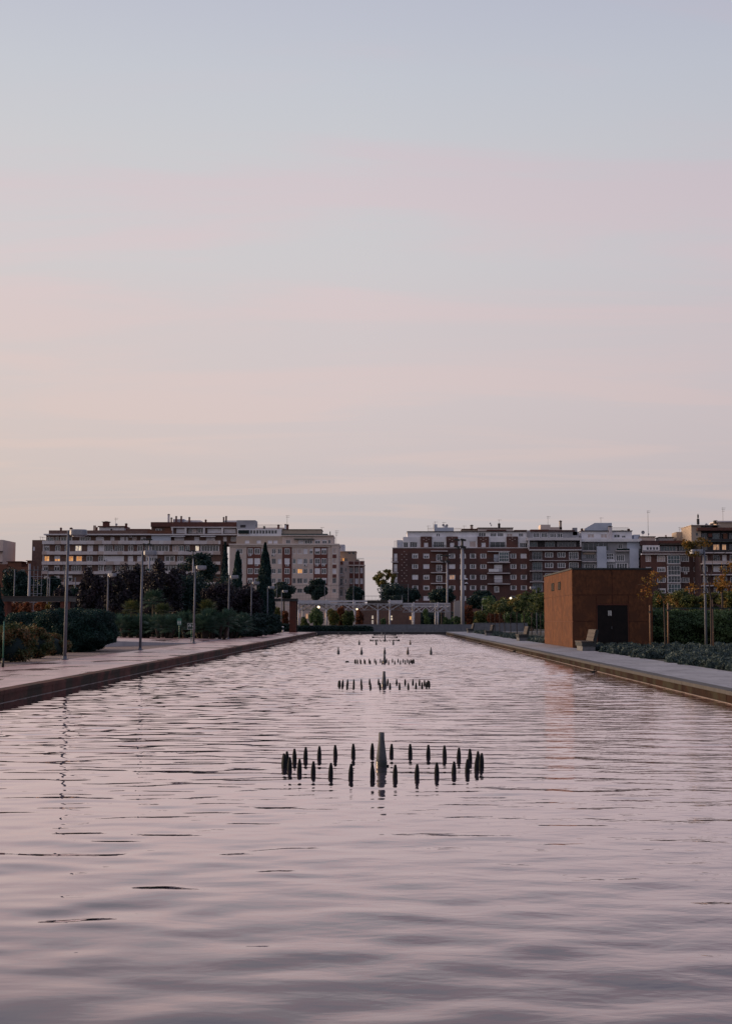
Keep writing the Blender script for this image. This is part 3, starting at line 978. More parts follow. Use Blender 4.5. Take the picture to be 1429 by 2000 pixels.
class Block:
    def __init__(s, name, label, px0, px1, Y, cat='apartment building', group='apartment blocks behind the park'):
        s.Y = Y
        s.k = Y / 2500.0
        s.ox = PX((px0 + px1) / 2, Y)
        s.t = thing(name, label, cat, (s.ox, Y, 0), group)

    def x(s, px):
        return PX(px, s.Y) - s.ox

    def z(s, py):
        return PZ(py, s.Y)

    def box(s, name, x0, x1, yt, yb, mat, d0=0.0, d1=12.0, parent=None):
        m = MB().box(s.x(x0), s.x(x1), d0, d1, (0 if yb is None else s.z(yb)), s.z(yt))
        return m.build(name, mat, parent or s.t)

    def wall(s, x0, x1, yt, yb, mat, wins=(), d0=0.0, d1=12.0, name='wall', reveal=0.22):
        """front with real openings, solid body behind; wins: (x0, x1, y0, y1, kind)"""
        X0, X1, Z1, Z0 = s.x(x0), s.x(x1), s.z(yt), (0 if yb is None else s.z(yb))
        ops = [(max(X0, s.x(a)), min(X1, s.x(b)), max(Z0, s.z(d)), min(Z1, s.z(c)), kd) for a, b, c, d, kd in wins]
        xs = sorted({X0, X1} | {o[0] for o in ops} | {o[1] for o in ops})
        zs = sorted({Z0, Z1} | {o[2] for o in ops} | {o[3] for o in ops})
        nx, nz = len(xs) - 1, len(zs) - 1

        def hole(i, j):
            if i < 0 or j < 0 or i >= nx or j >= nz:
                return False
            cx, cz = (xs[i] + xs[i + 1]) / 2, (zs[j] + zs[j + 1]) / 2
            return any(o[0] < cx < o[1] and o[2] < cz < o[3] for o in ops)
        m = MB()
        D = d0 + reveal

        def quad(*p):
            k = len(m.v)
            m.v += p
            m.f.append((k, k + 1, k + 2, k + 3))
        for i in range(nx):
            for j in range(nz):
                a, b, c, d = xs[i], xs[i + 1], zs[j], zs[j + 1]
                if not hole(i, j):
                    quad((a, d0, c), (b, d0, c), (b, d0, d), (a, d0, d))
                    if hole(i - 1, j):
                        quad((a, d0, c), (a, d0, d), (a, D, d), (a, D, c))
                    if hole(i + 1, j):
                        quad((b, d0, c), (b, D, c), (b, D, d), (b, d0, d))
                    if hole(i, j - 1):
                        quad((a, d0, c), (a, D, c), (b, D, c), (b, d0, c))
                    if hole(i, j + 1):
                        quad((a, d0, d), (b, d0, d), (b, D, d), (a, D, d))
        # body: sides, back, top
        quad((X0, d0, Z0), (X0, d0, Z1), (X0, d1, Z1), (X0, d1, Z0))
        quad((X1, d0, Z0), (X1, d1, Z0), (X1, d1, Z1), (X1, d0, Z1))
        quad((X0, d1, Z0), (X0, d1, Z1), (X1, d1, Z1), (X1, d1, Z0))
        quad((X0, d0, Z1), (X1, d0, Z1), (X1, d1, Z1), (X0, d1, Z1))
        w = m.build(name, mat, s.t)
        for o in ops:
            s.window(o, d0 + reveal)
        return w

    def window(s, o, d):
        a, b, c, e, kd = o
        cx, cz, w, h = (a + b) / 2, (c + e) / 2, b - a, e - c
        bars, side, fm = 1, None, 'white_paint'
        if 'J' in kd:
            side = 0.19
        if 'G' in kd:
            fm = 'grey_render'
        for ch in kd:
            if ch.isdigit():
                bars = int(ch)
        if 'R' in kd:
            rails = 1
        else:
            rails = 0
        t_ = 0.10 if 'T' not in kd else 0.06
        fr = obj('window', frame_mesh(bars, t_, side, rails, fm), s.t, (cx, d - 0.06, cz), (w, 1, h))
        gl = 'glass'
        if 'l' in kd:
            gl = 'lit_warm'
        elif 'p' in kd:
            gl = 'lit_pale'
        elif 's' in kd:
            gl = 'lit_soft'
        elif 't' in kd:
            gl = 'teal_glass'
        elif 'c' in kd:
            gl = 'blind_warm'
        obj('pane', unit_box(gl), fr, (0, 0.055, 0))
        if 'b' in kd:
            f = 0.99
        elif 'h' in kd:
            f = random.uniform(.35, .6)
        elif 'q' in kd:
            f = 0.28
        else:
            f = 0
        if f:
            obj('blind', unit_box('blind' if 'w' not in kd else 'blind_warm'), fr, (0, 0.0, .5 - .06 - f * .43), (0.93 if not side else 0.70, 1, f * .86))

    def ledge(s, name, x0, x1, yt, yb, mat, out=0.25, back=0.1, d=0.0):
        return s.box(name, x0, x1, yt, yb, mat, d - out, d + back)

    def rail(s, x0, x1, yt, yb, d, mat='dark_metal', bars=True, solid=None):
        m = MB()
        X0, X1, Z1, Z0 = s.x(x0), s.x(x1), s.z(yt), s.z(yb)
        m.box(X0, X1, d - .03, d + .03, Z1 - .06, Z1)
        n = max(2, int((X1 - X0) / 0.22))
        for i in range(n + 1):
            c = X0 + (X1 - X0) * i / n
            m.box(c - .018, c + .018, d - .018, d + .018, Z0, Z1 - .06)
        m.build('railing', mat, s.t)

    def balcony(s, x0, x1, y, hgt=7, out=1.1, mat='concrete_band', railmat='aerial_metal', slab=1.6):
        s.box('balcony', x0, x1, y, y + slab, mat, -out, -0.003)
        s.rail(x0 + .2, x1 - .2, y - hgt, y, -out + .06, railmat)

    def chimney(s, px, yt, yb, w, mat='brick_red', cap=True, d=3.0):
        hw = w * s.k / 2
        X, Z0, Z1 = s.x(px), s.z(yb) - .3, s.z(yt)
        m = MB().box(X - hw, X + hw, d, d + 2 * hw, Z0, Z1 - .3)
        c = m.build('chimney', mat, s.t)
        if cap:
            MB().box(X - hw * 1.3, X + hw * 1.3, d - hw * .3, d + hw * 2.3, Z1 - .29, Z1 - .15).tube((X, d + hw, Z1 - .15), (X, d + hw, Z1), hw * .6, hw * .6, 8).build('cap', 'roof_dark', c)

    def aerial(s, px, yt, yb, arms=3, d=3.5, w=0.045):
        X, Z0, Z1 = s.x(px), s.z(yb) - .2, s.z(yt)
        m = MB().tube((X, d, Z0), (X, d, Z1), w, w * .7, 5)
        for i in range(arms):
            z = Z1 - .15 - i * .42
            L_ = .75 - .12 * i
            m.tube((X - L_ * .5, d, z), (X + L_, d, z), .03, .03, 4)
            for q in range(3):
                xx = X - L_ * .4 + q * .5 * L_
                m.tube((xx, d - .3, z), (xx, d + .3, z), .02, .02, 4)
        m.build('aerial', 'aerial_metal', s.t)

    def dish(s, px, py, r_px, d=3.0):
        X, Z, r = s.x(px), s.z(py), r_px * s.k
        m = MB()
        n = 14
        m.v.append((X, d + .25 * r, Z))
        for i in range(n):
            a = 2 * math.pi * i / n
            m.v.append((X + r * math.cos(a), d, Z + r * math.sin(a)))
        for i in range(n):
            m.f.append((0, 1 + i, 1 + (i + 1) % n))
        m.tube((X, d + .2, Z), (X, d + .4, Z - r * 2.2), .05, .05, 5)
        m.build('satellite_dish', 'grey_render', s.t)

    def ac(s, px, py, d=-.28):
        X, Z = s.x(px), s.z(py)
        a = MB().box(X - .42, X + .42, d, d + .26, Z - .28, Z + .28).build('air_conditioner', 'concrete_band_pale', s.t)
        MB().lathe([(.2, 0), (.2, .02)], 12).build('fan', 'roof_dark', a, False, (X - .1, d - .002, Z)).rotation_euler = (math.pi / 2, 0, 0)


def row(xs, y0, y1, kinds):
    if isinstance(kinds, str):
        kinds = [kinds] * len(xs)
    return [(a, b, y0, y1, k) for (a, b), k in zip(xs, kinds)]


def block_long_white():
    b = Block('apartment_building', 'long low apartment block with pale balcony bands, several lit windows at its left end', 58, 452, 352)
    # brick gable at the left
    b.wall(58, 81.8, 1054, None, 'brick_brown', [(59.5, 63.5, 1067, 1075, '0b')], 1.0, 13)
    b.aerial(69, 1046, 1054, 1)
    b.aerial(74, 1047, 1054, 1)
    r1 = row([(84, 94), (105, 115.5), (124, 134), (144, 157.5), (168, 179.5), (190, 200.5), (203.5, 218), (222, 240), (248, 258.5), (266, 277.5), (281, 289), (292.5, 329),
              (335, 347.5), (348.5, 358), (360, 369), (379.5, 387.5), (390, 427)], 1065, 1076.6,
             ['1q', '1', '1', '1p', '0b', '0b', '3T', '3T', '1', '1', '1', '4T', '1c', '1t', '1t', '1p', '5T'])
    r2 = row([(84, 94.5), (104, 115.5), (128.5, 141.5), (146, 158.5), (167, 179), (190, 200), (202, 240.5), (248, 258.5), (266, 277.5), (283, 306), (320, 340), (345, 357), (362, 372), (395, 410)], 1085.5, 1096.6,
             ['1l', '1lh', '2l', '1l', '1', '1', '0b', '0b', '0b', '3q', '1w', '2', '1', '1'])
    r3 = row([(83, 92.5), (104, 115), (121, 132.5), (138, 157.5), (168, 178), (190, 200), (205, 218), (224, 240), (247, 258), (265, 276), (283, 300), (320, 345)], 1104.5, 1115.4, ['1q', '1q', '2T', '3T', '1q', '1', '2T', '3T', '1', '1', '2', '3'])
    r4 = row([(84, 94), (104, 115), (125, 140), (168, 178), (190, 200), (230, 240), (262, 276)], 1124, 1136, '1h')
    b.wall(82, 432, 1063, None, 'brick_brown', r1 + r2 + r3 + r4)
    # white piers
    for x in (82.3, 201.2):
        b.ledge('pier', x - .9, x + .9, 1063.2, 1120, 'concrete_band_pale', 0.12)
    for (yt, yb) in ((1056, 1063), (1077, 1083.4), (1097, 1103.2), (1116, 1121.6), (1137, 1142)):
        x = 81.0
        i = 0
        while x < 430:
            w = random.choice((9.5, 12.5, 12.5, 15))
            e = min(430, x + w)
            mt = random.choice(('concrete_band', 'concrete_band', 'concrete_band_pale', 'concrete_band_warm')) if yt < 1060 else random.choice(('concrete_band', 'concrete_band', 'concrete_band_warm'))
            b.ledge('balcony_panel', x + .12, e - .12, yt, yb, mt, 0.9 + random.uniform(-.02, .02), -0.7)
            x = e
            i += 1
        b.box('balcony_slab', 81, 430, yb - 1.1, yb, 'concrete_band', -0.69, -0.004)
    # attic floor under the eave
    at = row([(86, 99), (101, 109.5), (112, 136), (150, 172), (182, 198.5), (211, 219), (230, 239), (241, 246), (254, 262.5), (270.5, 281), (337, 356), (376, 386), (399, 417), (433, 440), (448.5, 459)], 1047.5, 1056.5,
             ['2t', '1t', '3t', '3', '0b', '0b', '0b', '0b', '0bw', '1h', '2b', '1b', '1b', '1b', '3R'])
    b.wall(84.5, 460, 1045, 1063, 'brick_brown', at, 1.4, 12)
    b.box('eave', 83, 292, 1042.4, 1044.8, 'concrete_band_pale', -0.5, 12)
    b.box('roof', 90.5, 291.8, 1035, 1042.2, 'brick_brown', 0.8, 12)
    # white roof terrace with awning
    b.box('terrace_screen', 293, 331, 1045.2, 1055.8, 'blue_white', 0.4, 1.2)
    b.box('awning', 331.5, 359, 1046.4, 1048, 'white_paint', -0.4, 1.3)
    b.box('awning', 390, 419, 1046.4, 1048, 'white_paint', -0.4, 1.3)
    # upper storey of the taller half
    up = row([(300, 312), (341, 358), (365, 371), (372, 381), (383, 395), (402, 431), (435, 458)], 1031.5, 1040.5, ['1', '0b', '1', '0bw', '1', '4b', '3b'])
    b.wall(291.9, 461, 1028.4, 1042.2, 'brick_brown', up, 1.0, 12.3)
    b.box('wall_panel', 319, 332, 1029.5, 1041.8, 'brick_orange', 0.7, 0.99)
    b.box('roof', 291.5, 461, 1019, 1028.2, 'roof_tile', 0.2, 12.2)
    b.box('eave', 332, 461, 1028.6, 1030.2, 'concrete_band_pale', -0.3, 0.98)
    for x in (334, 360.5, 396.5, 432.5):
        b.box('pier', x - 1.6, x + 1.6, 1030.3, 1041.9, 'concrete_band_pale', -0.2, 0.97)
    b.box('eave', 292.1, 461, 1042.6, 1044.9, 'concrete_band_pale', -0.4, 12)
    b.box('parapet', 286, 334, 1036, 1042.1, 'brick_orange', -0.3, 0.6)
    # roof furniture
    b.box('roof_house', 186, 236, 1027.6, 1034.9, 'white_paint', 3, 9)
    b.box('roof', 184, 238, 1025.4, 1027.4, 'roof_tile', 2.4, 9.6)
    b.box('roof_hatch', 208.5, 212, 1031, 1034, 'dark_recess', 2.9, 3.1)
    b.chimney(198.5, 1015.5, 1026, 11.5, 'brick_red')
    b.dish(220, 1022.5, 2.4)
    b.aerial(217.5, 1008.5, 1026, 2)
    b.chimney(239, 1019.5, 1028, 4, 'brick_red')
    b.chimney(110, 1028, 1035, 3.4)
    b.chimney(130, 1028, 1035, 4.5)
    b.chimney(176.5, 1022, 1035, 4.6, 'beige', False)
    b.chimney(181, 1027, 1035, 3)
    b.box('roof', 238.5, 286, 1031, 1034.9, 'roof_tile', 3, 9)
    b.box('roof_house', 331, 353, 1011, 1018.9, 'blue_white', 4, 9)
    b.box('roof_house', 353.1, 385, 1013.4, 1018.9, 'white_paint', 4, 9)
    b.box('roof_house', 431, 457.5, 1014.2, 1018.9, 'white_paint', 3, 9)
    for (x, a, w, mt) in ((323, 1001, 3.6, 'concrete_band'), (328.5, 1008, 3, 'beige'), (338, 1005, 3, 'brick_red'), (348, 1005, 3, 'brick_red'), (364, 1007, 3, 'brick_red'), (396.5, 1012, 3.2, 'brick_red'), (432, 1007, 2.6, 'brick_red'), (437, 1005, 3, 'brick_red')):
        b.chimney(x, a, 1019, w, mt)
    b.ac(217, 1075.5, -.2)
    b.ac(203.5, 1094.5, -.2)
    b.ac(251, 1047, 1.1)


def block_cream():
    b = Block('apartment_building', 'cream apartment block with dark red brick window bays behind the cypresses', 447, 661, 346)
    bx = [(483, 493), (496, 507), (555, 565), (614.3, 624.5), (627, 637.3)]
    cx = [(460, 473), (509.5, 515.5), (530, 538), (541.5, 549), (571, 577), (580, 590), (592, 600), (604, 610)]
    rows = [(1071.5, 1082), (1091, 1101.5), (1110.5, 1120.5), (1129.5, 1139.5), (1150, 1158)]
    kb = [['1', '1', '1', '0h', '1q'], ['0b', '0b', '0b', '1', '1'], ['1', '1', '1', '0b', '1'], ['1q', '1', '1', '1', '1q'], ['1', '1', '1', '1', '1']]
    kc = [['3', '1h', '1', '1w', '0bw', '0bw', '0b', '1h'], ['1', '1', '1G', '0b', '1t', '0b', '1', '1w'], ['1', '1', '1', '1t', '1t', '1l', '1', '1'], ['1', '1', '1w', '1w', '1G', '1G', '1w', '1'], ['1', '1', '1', '1', '1', '1G', '1', '1']]
    # brick bays stand a little proud of the cream wall
    bays = [(481, 508.5), (550.5, 569), (612, 639)]
    wins_c = []
    for (y0, y1), k in zip(rows, kc):
        wins_c += row(cx, y0, y1, k)
    b.wall(447, 647, 1068, None, 'cream', wins_c)
    for bi, (a, e) in enumerate(bays):
        ws = []
        for (y0, y1), k in zip(rows[:4], kb):
            ws += [(p, q, y0 - .6, y1 + .6, kk) for (p, q), kk in zip(bx, k) if a < p < e]
        b.wall(a, e, 1068.8, 1143, 'brick_red', ws, -0.16, -0.004, 'brick_bay', 0.13)
    # right-hand bay with quoins
    ws = []
    for (y0, y1), k in zip(rows, ['0bw', '0bw', '0b', '1G', '1']):
        ws.append((649, 656.5, y0, y1, k))
    b.wall(647.1, 661, 1064, None, 'cream', ws, -0.4, 12)
    for i, (a, c) in enumerate(((1083, 1090), (1103, 1109.5), (1122, 1128.5))):
        b.box('spandrel', 649, 656.5, a, c, 'brick_red', -0.46, -0.404)
    for x0, x1 in ((475.5, 480), (640.2, 645.5)):
        for j in range(20):
            z = b.z(1070 + j * 4.2)
            e = 0.12 if j % 2 else 0.0
            MB().box(b.x(x0) + e, b.x(x1) - e, -0.05, -0.003, z - .5, z).build('quoin', 'cream_light', b.t)
    b.box('cornice', 446, 662, 1061.8, 1065, 'cream_light', -0.55, 12.5)
    b.box('cornice_band', 447.5, 646, 1065.1, 1067.9, 'cream', -0.25, 12)
    at = row([(476, 485), (499, 507.5), (521, 530), (532, 540.5)], 1054.5, 1060.8, '0b')
    b.wall(459, 549.5, 1046.2, 1061.7, 'beige', at, 1.2, 12)
    at = row([(557, 566), (581, 592), (593, 609.5), (614, 624.5), (628, 637.5), (640, 645)], 1053.5, 1061.4, ['1', '0b', '2', '1q', '1q', '1'])
    b.wall(549.6, 650, 1046.2, 1061.7, 'cream', at, 1.0, 12)
    b.box('awning', 573, 612, 1051.6, 1053.2, 'awning', -.2, 1.1)
    b.box('roof', 548, 650.5, 1044.4, 1046.1, 'cream_light', 0.4, 12)
    b.box('roof_edge', 548, 638.5, 1041.6, 1044.3, 'awning', 1.0, 11)
    b.box('roof_house', 548.5, 626, 1033.2, 1041.5, 'beige', 2.0, 10)
    b.box('roof_slab', 548, 627, 1032.2, 1033.1, 'roof_dark', 1.7, 10.3)
    # glazed white gallery
    gw = row([(486 + i * 6.0, 490.8 + i * 6.0) for i in range(9)], 1034.5, 1041.5, '0T')
    b.wall(460.5, 548, 1032, 1046.1, 'white_paint', gw, 1.4, 10, 'gallery')
    b.box('roof_house', 457.8, 495, 1013.6, 1031.9, 'grey_render', 3.2, 9)
    b.box('roof_house', 495.1, 556, 1028.4, 1031.9, 'cream', 3.2, 9)
    b.box('vent_window', 465, 475.5, 1023, 1028, 'dark_recess', 3.1, 3.3)
    b.box('planting', 463, 484, 1034.5, 1041, 'hedge_inner', 0.9, 1.38)
    b.rail(495, 548, 1022.5, 1028.3, 3.6)
    for (x, a, bb, w, mt) in ((512.5, 1025, 1030, 3.2, 'roof_dark'), (540.5, 1022, 1032, 4, 'brick_red'), (554.5, 1021, 1033, 3.6, 'white_paint'), (558.5, 1021.5, 1033, 4.2, 'brick_red')):
        b.chimney(x, a, bb, w, mt)
    b.aerial(557.5, 1003.5, 1022, 2)
    b.chimney(643, 1034, 1044, 1.6, 'roof_dark', False)
    b.aerial(626, 1027, 1034, 1)
    b.aerial(655, 1033.5, 1062, 4)
    for (x, y) in ((487, 1084), (532, 1084.5), (560.5, 1104), (500.5, 1103.5), (595.5, 1104), (618, 1104), (631, 1104)):
        b.ac(x, y)
    b.box('lower_wing', 604, 660, 1168, None, 'cream', -6, -0.6)


def block_small_cream():
    b = Block('apartment_building', 'small stepped cream and brick block at the right end of the left row', 661, 712, 358)
    b.box('stair_tower', 661.3, 672, 1062.5, 1077, 'blue_white', 2, 8)
    b.wall(660.5, 694.5, 1077, 1098, 'beige', [(679, 684, 1077.8, 1081.5, '1G'), (687, 692, 1077.8, 1081.5, '1G'), (670.5, 678, 1090, 1097, '1G')], 1.5, 10)
    b.box('roof', 659.5, 695.5, 1075.8, 1076.9, 'cream_light', 1.0, 10.5)
    b.box('lamp', 668.6, 671.2, 1090, 1096, 'lit_warm', 1.2, 1.45)
    w1 = []
    for y in (1108, 1130.5, 1152):
        w1 += [(663, 669.5, y - 1, y + 13, '1'), (673.5, 676, y, y + 9, '0')]
    b.wall(660.5, 680.5, 1098.2, None, 'cream', w1, 0.0, 10)
    for y in (1124.5, 1145.5):
        b.balcony(661.5, 672, y, 6, 0.8)
    w2 = []
    for y in (1108.5, 1129.5, 1150.5):
        w2 += [(682.5, 688.5, y, y + 11, '1'), (693, 699.5, y, y + 11, random.choice(('0b', '1'))), (703, 708.5, y, y + 11, random.choice(('0b', '1h')))]
    b.wall(680.6, 711, 1103.5, None, 'brick_red', w2, 0.2, 10)
    for x in (680.8, 690.5, 700.8, 710):
        b.box('pilaster', x - 1.0, x + 1.0, 1103.6, None, 'cream', -0.15, 0.197)
    b.box('cornice', 679, 713, 1103.2, 1105.6, 'cream_light', -0.5, -0.16)
    for (x0, x1) in ((661, 669.5), (681, 690), (692, 700.5), (703, 709.5)):
        b.box('terrace_panel', x0, x1, 1096.5, 1102.6, 'brick_red', -0.2, -0.02)
    b.box('parapet', 660.3, 711.5, 1095.5, 1103.1, 'cream', -0.01, 0.19)
    b.wall(683, 700, 1091.5, 1096.4, 'beige', [(685, 689, 1093, 1096, '0G'), (692, 697, 1093, 1096, '0G')], 2.4, 9)
    b.rail(695, 710, 1090, 1095.4, 1.0)


def block_red_brick():
    b = Block('apartment_building', 'dark red brick apartment block with white stepped attic, just right of the gap', 766, 1035, 350)
    rows = [(1081, 1090.6), (1101.8, 1111), (1122.6, 1132), (1143.4, 1152.6), (1164, 1173)]
    cols = [(804.6, 816.4), (826.4, 838.4), (876.6, 889), (897.8, 909.8), (917.6, 929.8), (938, 950.2), (996.8, 1008.8), (1016.8, 1029)]
    kinds = [['1Jq', '1Jh', '2J', '1J', '0J', '1J', '1J', '0Jb'],
             ['1J', '0Jb', '0Jb', '1J', '1J', '1J', '1J', '1J'],
             ['0Jb', '1Jh', '1Js', '0Jb', '0J', '1J', '1J', '0J'],
             ['0J', '0Jq', '0J', '0Jb', '0J', '0J', '0J', '0J'],
             ['0J', '0Jb', '0J', '0J', '0J', '0J', '0J', '0J']]
    ws = []
    for (y0, y1), k in zip(rows, kinds):
        ws += row(cols, y0, y1, k)
        ws.append((769, 775.6, y0, y0 + 15, '0b'))
    for y in (1082, 1102.8, 1123.4, 1144):
        ws.append((851.6, 863.6, y, y + 13.5, '1J'))
    for y in (1103, 1124):
        ws.append((965, 981, y, y + 14, '2b'))
    ws.append((965, 974.5, 1145, 1157, '1J'))
    b.wall(766.5, 1034.8, 1070, None, 'brick_deep', ws)
    b.box('parapet', 765.6, 1035.4, 1069.2, 1070.6, 'concrete_band', -0.22, -0.01)
    for y in (1097, 1118, 1139):
        b.balcony(841, 874, y, 8)
        b.balcony(951.5, 995.5, y + 1, 8)
        b.balcony(763.5, 777.5, y, 7, 0.7)
    b.box('canopy', 841, 874, 1075.8, 1077.2, 'concrete_band', -1.2, -.003)
    b.box('canopy', 952, 995.5, 1076.6, 1078, 'concrete_band_pale', -1.2, -.003)
    # glazed balcony box, sheet hung over a railing
    fr = obj('glazed_balcony', frame_mesh(3, 0.05, None, 2), b.t, (b.x(983.6), -1.05, b.z(1088)), (b.x(993.4) - b.x(973.8), 1, b.z(1078.4) - b.z(1097.6)))
    obj('pane', unit_box('teal_glass'), fr, (0, 0.03, 0))
    b.box('hung_sheet', 953.8, 974, 1111.5, 1117.2, 'white_paint', -1.16, -1.11)
    b.box('door_panel', 964.5, 974, 1083, 1096.8, 'blue_white', -.3, -.1)
    # small pale bricks that stick out of the blind bay
    pm = MB().box(-.16, .16, -.12, 0, -.09, .09).mesh('brick', 'concrete_band_warm')
    for j in range(12):
        for x in ((789.3,) if j % 2 == 0 else (784.5, 793.6)):
            obj('brick', pm, b.t, (b.x(x), -.004, b.z(1077.3 + j * 5.25)))
    # attic: brick boxes and white bays between them
    for i, (a, e, wx) in enumerate(((821.5, 843.5, (828, 836)), (872, 894.5, (879, 887.5)), (933, 955.5, (940.5, 949)), (990, 1012.5, None))):
        wn = [(wx[0], wx[1], 1059.5, 1068.2, '0b')] if wx else []
        b.wall(a, e, 1047.5, 1069.1, 'brick_deep', wn, 0.2, 10)
        for (dx, dy) in ((0, 2.8), (-5, 5.4), (5, 5.4), (0, 8.2)):
            obj('brick', pm, b.t, (b.x((a + e) / 2 + dx), .196, b.z(1047.5 + dy)))
    wt_ = [(846, 868.6, 1057.6, 1069, '4T')]
    b.wall(843.6, 871.9, 1048, 1069.1, 'white_paint', wt_, 0.6, 10)
    b.wall(787, 821.4, 1048, 1069.1, 'white_paint', [(788, 797, 1058.5, 1069, '1T'), (800, 815, 1058, 1068.8, '2T')], 0.7, 10)
    b.wall(894.6, 932.9, 1048, 1069.1, 'white_paint', [(897, 912.5, 1055, 1068.8, '0b'), (916.5, 931, 1056, 1069, '0bw')], 0.6, 10)
    b.wall(955.6, 989.9, 1048, 1069.1, 'white_paint', [(957.5, 988, 1058, 1069, '2TG')], 0.6, 10)
    b.wall(1012.6, 1034.9, 1048, 1069.1, 'white_paint', [(1015.5, 1031.5, 1060, 1069, '3T')], 0.6, 10)
    b.rail(957, 989, 1064, 1069, 0.3)
    b.rail(845, 871, 1064, 1069, 0.3)
    b.box('attic_step', 775, 786.9, 1054, 1069.1, 'blue_white', 1.6, 9)
    b.box('attic_step', 786.2, 796.5, 1050, 1057.9, 'white_paint', 0.9, 9)
    b.rail(769.5, 775, 1055.5, 1069, 1.4)
    uw = [(853, 855.5, 1041.5, 1046.8, '0T'), (857, 859.5, 1041.5, 1046.8, '0T'), (935, 951, 1039.5, 1047, '2'), (958, 971.5, 1040, 1047.2, '3'), (972.8, 985.5, 1040, 1047.2, '3'), (991, 1003, 1041.5, 1047.4, '1c'), (1014.5, 1024.5, 1040.5, 1047.4, '2')]
    b.wall(795.5, 1031, 1037.6, 1047.9, 'white_paint', uw, 1.4, 10)
    b.box('roof_slab', 794.8, 1031.5, 1036.6, 1037.5, 'roof_dark', 1.0, 10.4)
    b.box('roof_house', 848.5, 887.5, 1028.2, 1036.5, 'blue_white', 3, 8)
    b.box('roof_house', 848.5, 855, 1021.8, 1028.1, 'blue_white', 3, 8)
    b.box('roof_house', 869, 876, 1024, 1028.1, 'white_paint', 3.2, 7)
    b.dish(867, 1023.6, 2.5)
    b.dish(874, 1024.2, 2.5)
    b.aerial(847.6, 1018.5, 1030, 0)
    b.aerial(850.8, 1016, 1024, 1)
    b.aerial(867.5, 1017, 1024, 1)
    b.aerial(836.5, 1024, 1036, 1)
    b.rail(836.5, 847, 1029.5, 1036.5, 2.6, 'brick_orange')
    b.rail(888, 903, 1029.8, 1036.5, 2.6, 'brick_orange')
    b.box('roof_house', 904, 934, 1032.6, 1036.5, 'beige', 3, 8)
    b.box('roof', 903.5, 934.5, 1030.8, 1032.5, 'roof_tile', 2.6, 8.4)
    b.chimney(923.2, 1022.5, 1031.5, 5, 'beige')
    b.aerial(908, 1024, 1031, 1)
    b.box('roof_house', 934.8, 1004.5, 1030.2, 1036.5, 'cream_light', 2.2, 8)
    b.box('roof_slab', 934, 1005, 1028.8, 1030.1, 'roof_dark', 1.9, 8.3)
    b.box('roof', 952, 990, 1033.4, 1036.4, 'roof_tile', 1.0, 2.1)
    b.box('roof', 1006, 1031, 1034, 1036.5, 'roof_tile', 1.0, 8)
    b.chimney(977.5, 1019.5, 1029, 4.4, 'roof_dark')
    b.aerial(977.5, 1012, 1021, 1)
    b.dish(960, 1020, 1.5)
    b.dish(962, 1023.5, 1.3)


def block_brown_balcony():
    b = Block('apartment_building', 'brown brick block with white-edged balconies behind the left edge of the rusty hut', 1034, 1136, 348)
    ws = []
    for y in (1078.5, 1099, 1119.5, 1140):
        ws += [(1065, 1081.5, y, y + 10, '2'), (1089.5, 1105.5, y, y + 10, '2')]
        ws += [(1040, 1060, y - 1.5, y + 15, random.choice(('2G', '3Gt'))), (1112, 1131, y - 1, y + 14, random.choice(('2G', '3')))]
    b.wall(1035.2, 1135, 1075, None, 'brick_dark', ws, 0.4, 12)
    for y in (1094, 1115, 1136):
        b.box('balcony', 1034.6, 1062, y, y + 1.3, 'concrete_band', -1.0, .397)
        b.box('balcony', 1110, 1135, y, y + 1.3, 'concrete_band', -1.0, .397)
        b.box('string_course', 1062.2, 1109.8, y, y + 1.1, 'concrete_band', .2, .397)
        b.rail(1035, 1061.5, y - 7, y, -.9)
        b.rail(1110.5, 1134.5, y - 7, y, -.9)
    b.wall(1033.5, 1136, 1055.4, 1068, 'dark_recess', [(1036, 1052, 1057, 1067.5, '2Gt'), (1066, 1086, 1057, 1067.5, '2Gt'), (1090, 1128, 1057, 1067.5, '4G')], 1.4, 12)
    b.box('balcony', 1033.5, 1136, 1068, 1073, 'brick_dark', -.6, .39)
    b.box('balcony_edge', 1033.5, 1136, 1073.1, 1074.9, 'concrete_band_pale', -.75, .39)
    b.box('balcony_edge', 1030, 1136, 1050, 1055.2, 'concrete_band_pale', -.5, 12)
    for x in (1033, 1134.4):
        b.box('pier', x - 1.2, x + 1.2, 1055.4, 1072.8, 'concrete_band_pale', -.55, -.1)
    b.wall(1036, 1134, 1037, 1049.8, 'grey_render', [(1043, 1057, 1039, 1049, '3'), (1059, 1073, 1039, 1049, '3'), (1076, 1090, 1040, 1049, '3'), (1092, 1102, 1040, 1049, '1')], 2.0, 11)
    b.box('roof', 1038.5, 1074, 1033, 1036.8, 'roof_tile', 1.4, 11)
    b.box('roof', 1074.2, 1126, 1034, 1036.8, 'brick_dark', 1.4, 11)
    b.box('roof_house', 1059.5, 1079, 1022.6, 1032.9, 'cream_light', 3, 8)
    b.box('roof_house', 1079.2, 1102, 1027.6, 1033.8, 'cream', 3, 8)
    b.chimney(1099.2, 1014, 1030, 4.6, 'beige')
    b.chimney(1126.5, 1027, 1042, 9, 'grey_render', False, 2.0)
    b.aerial(1074.5, 1005, 1023, 2)
    b.chimney(1035, 1032, 1050, 6, 'grey_render', False, 2.4)


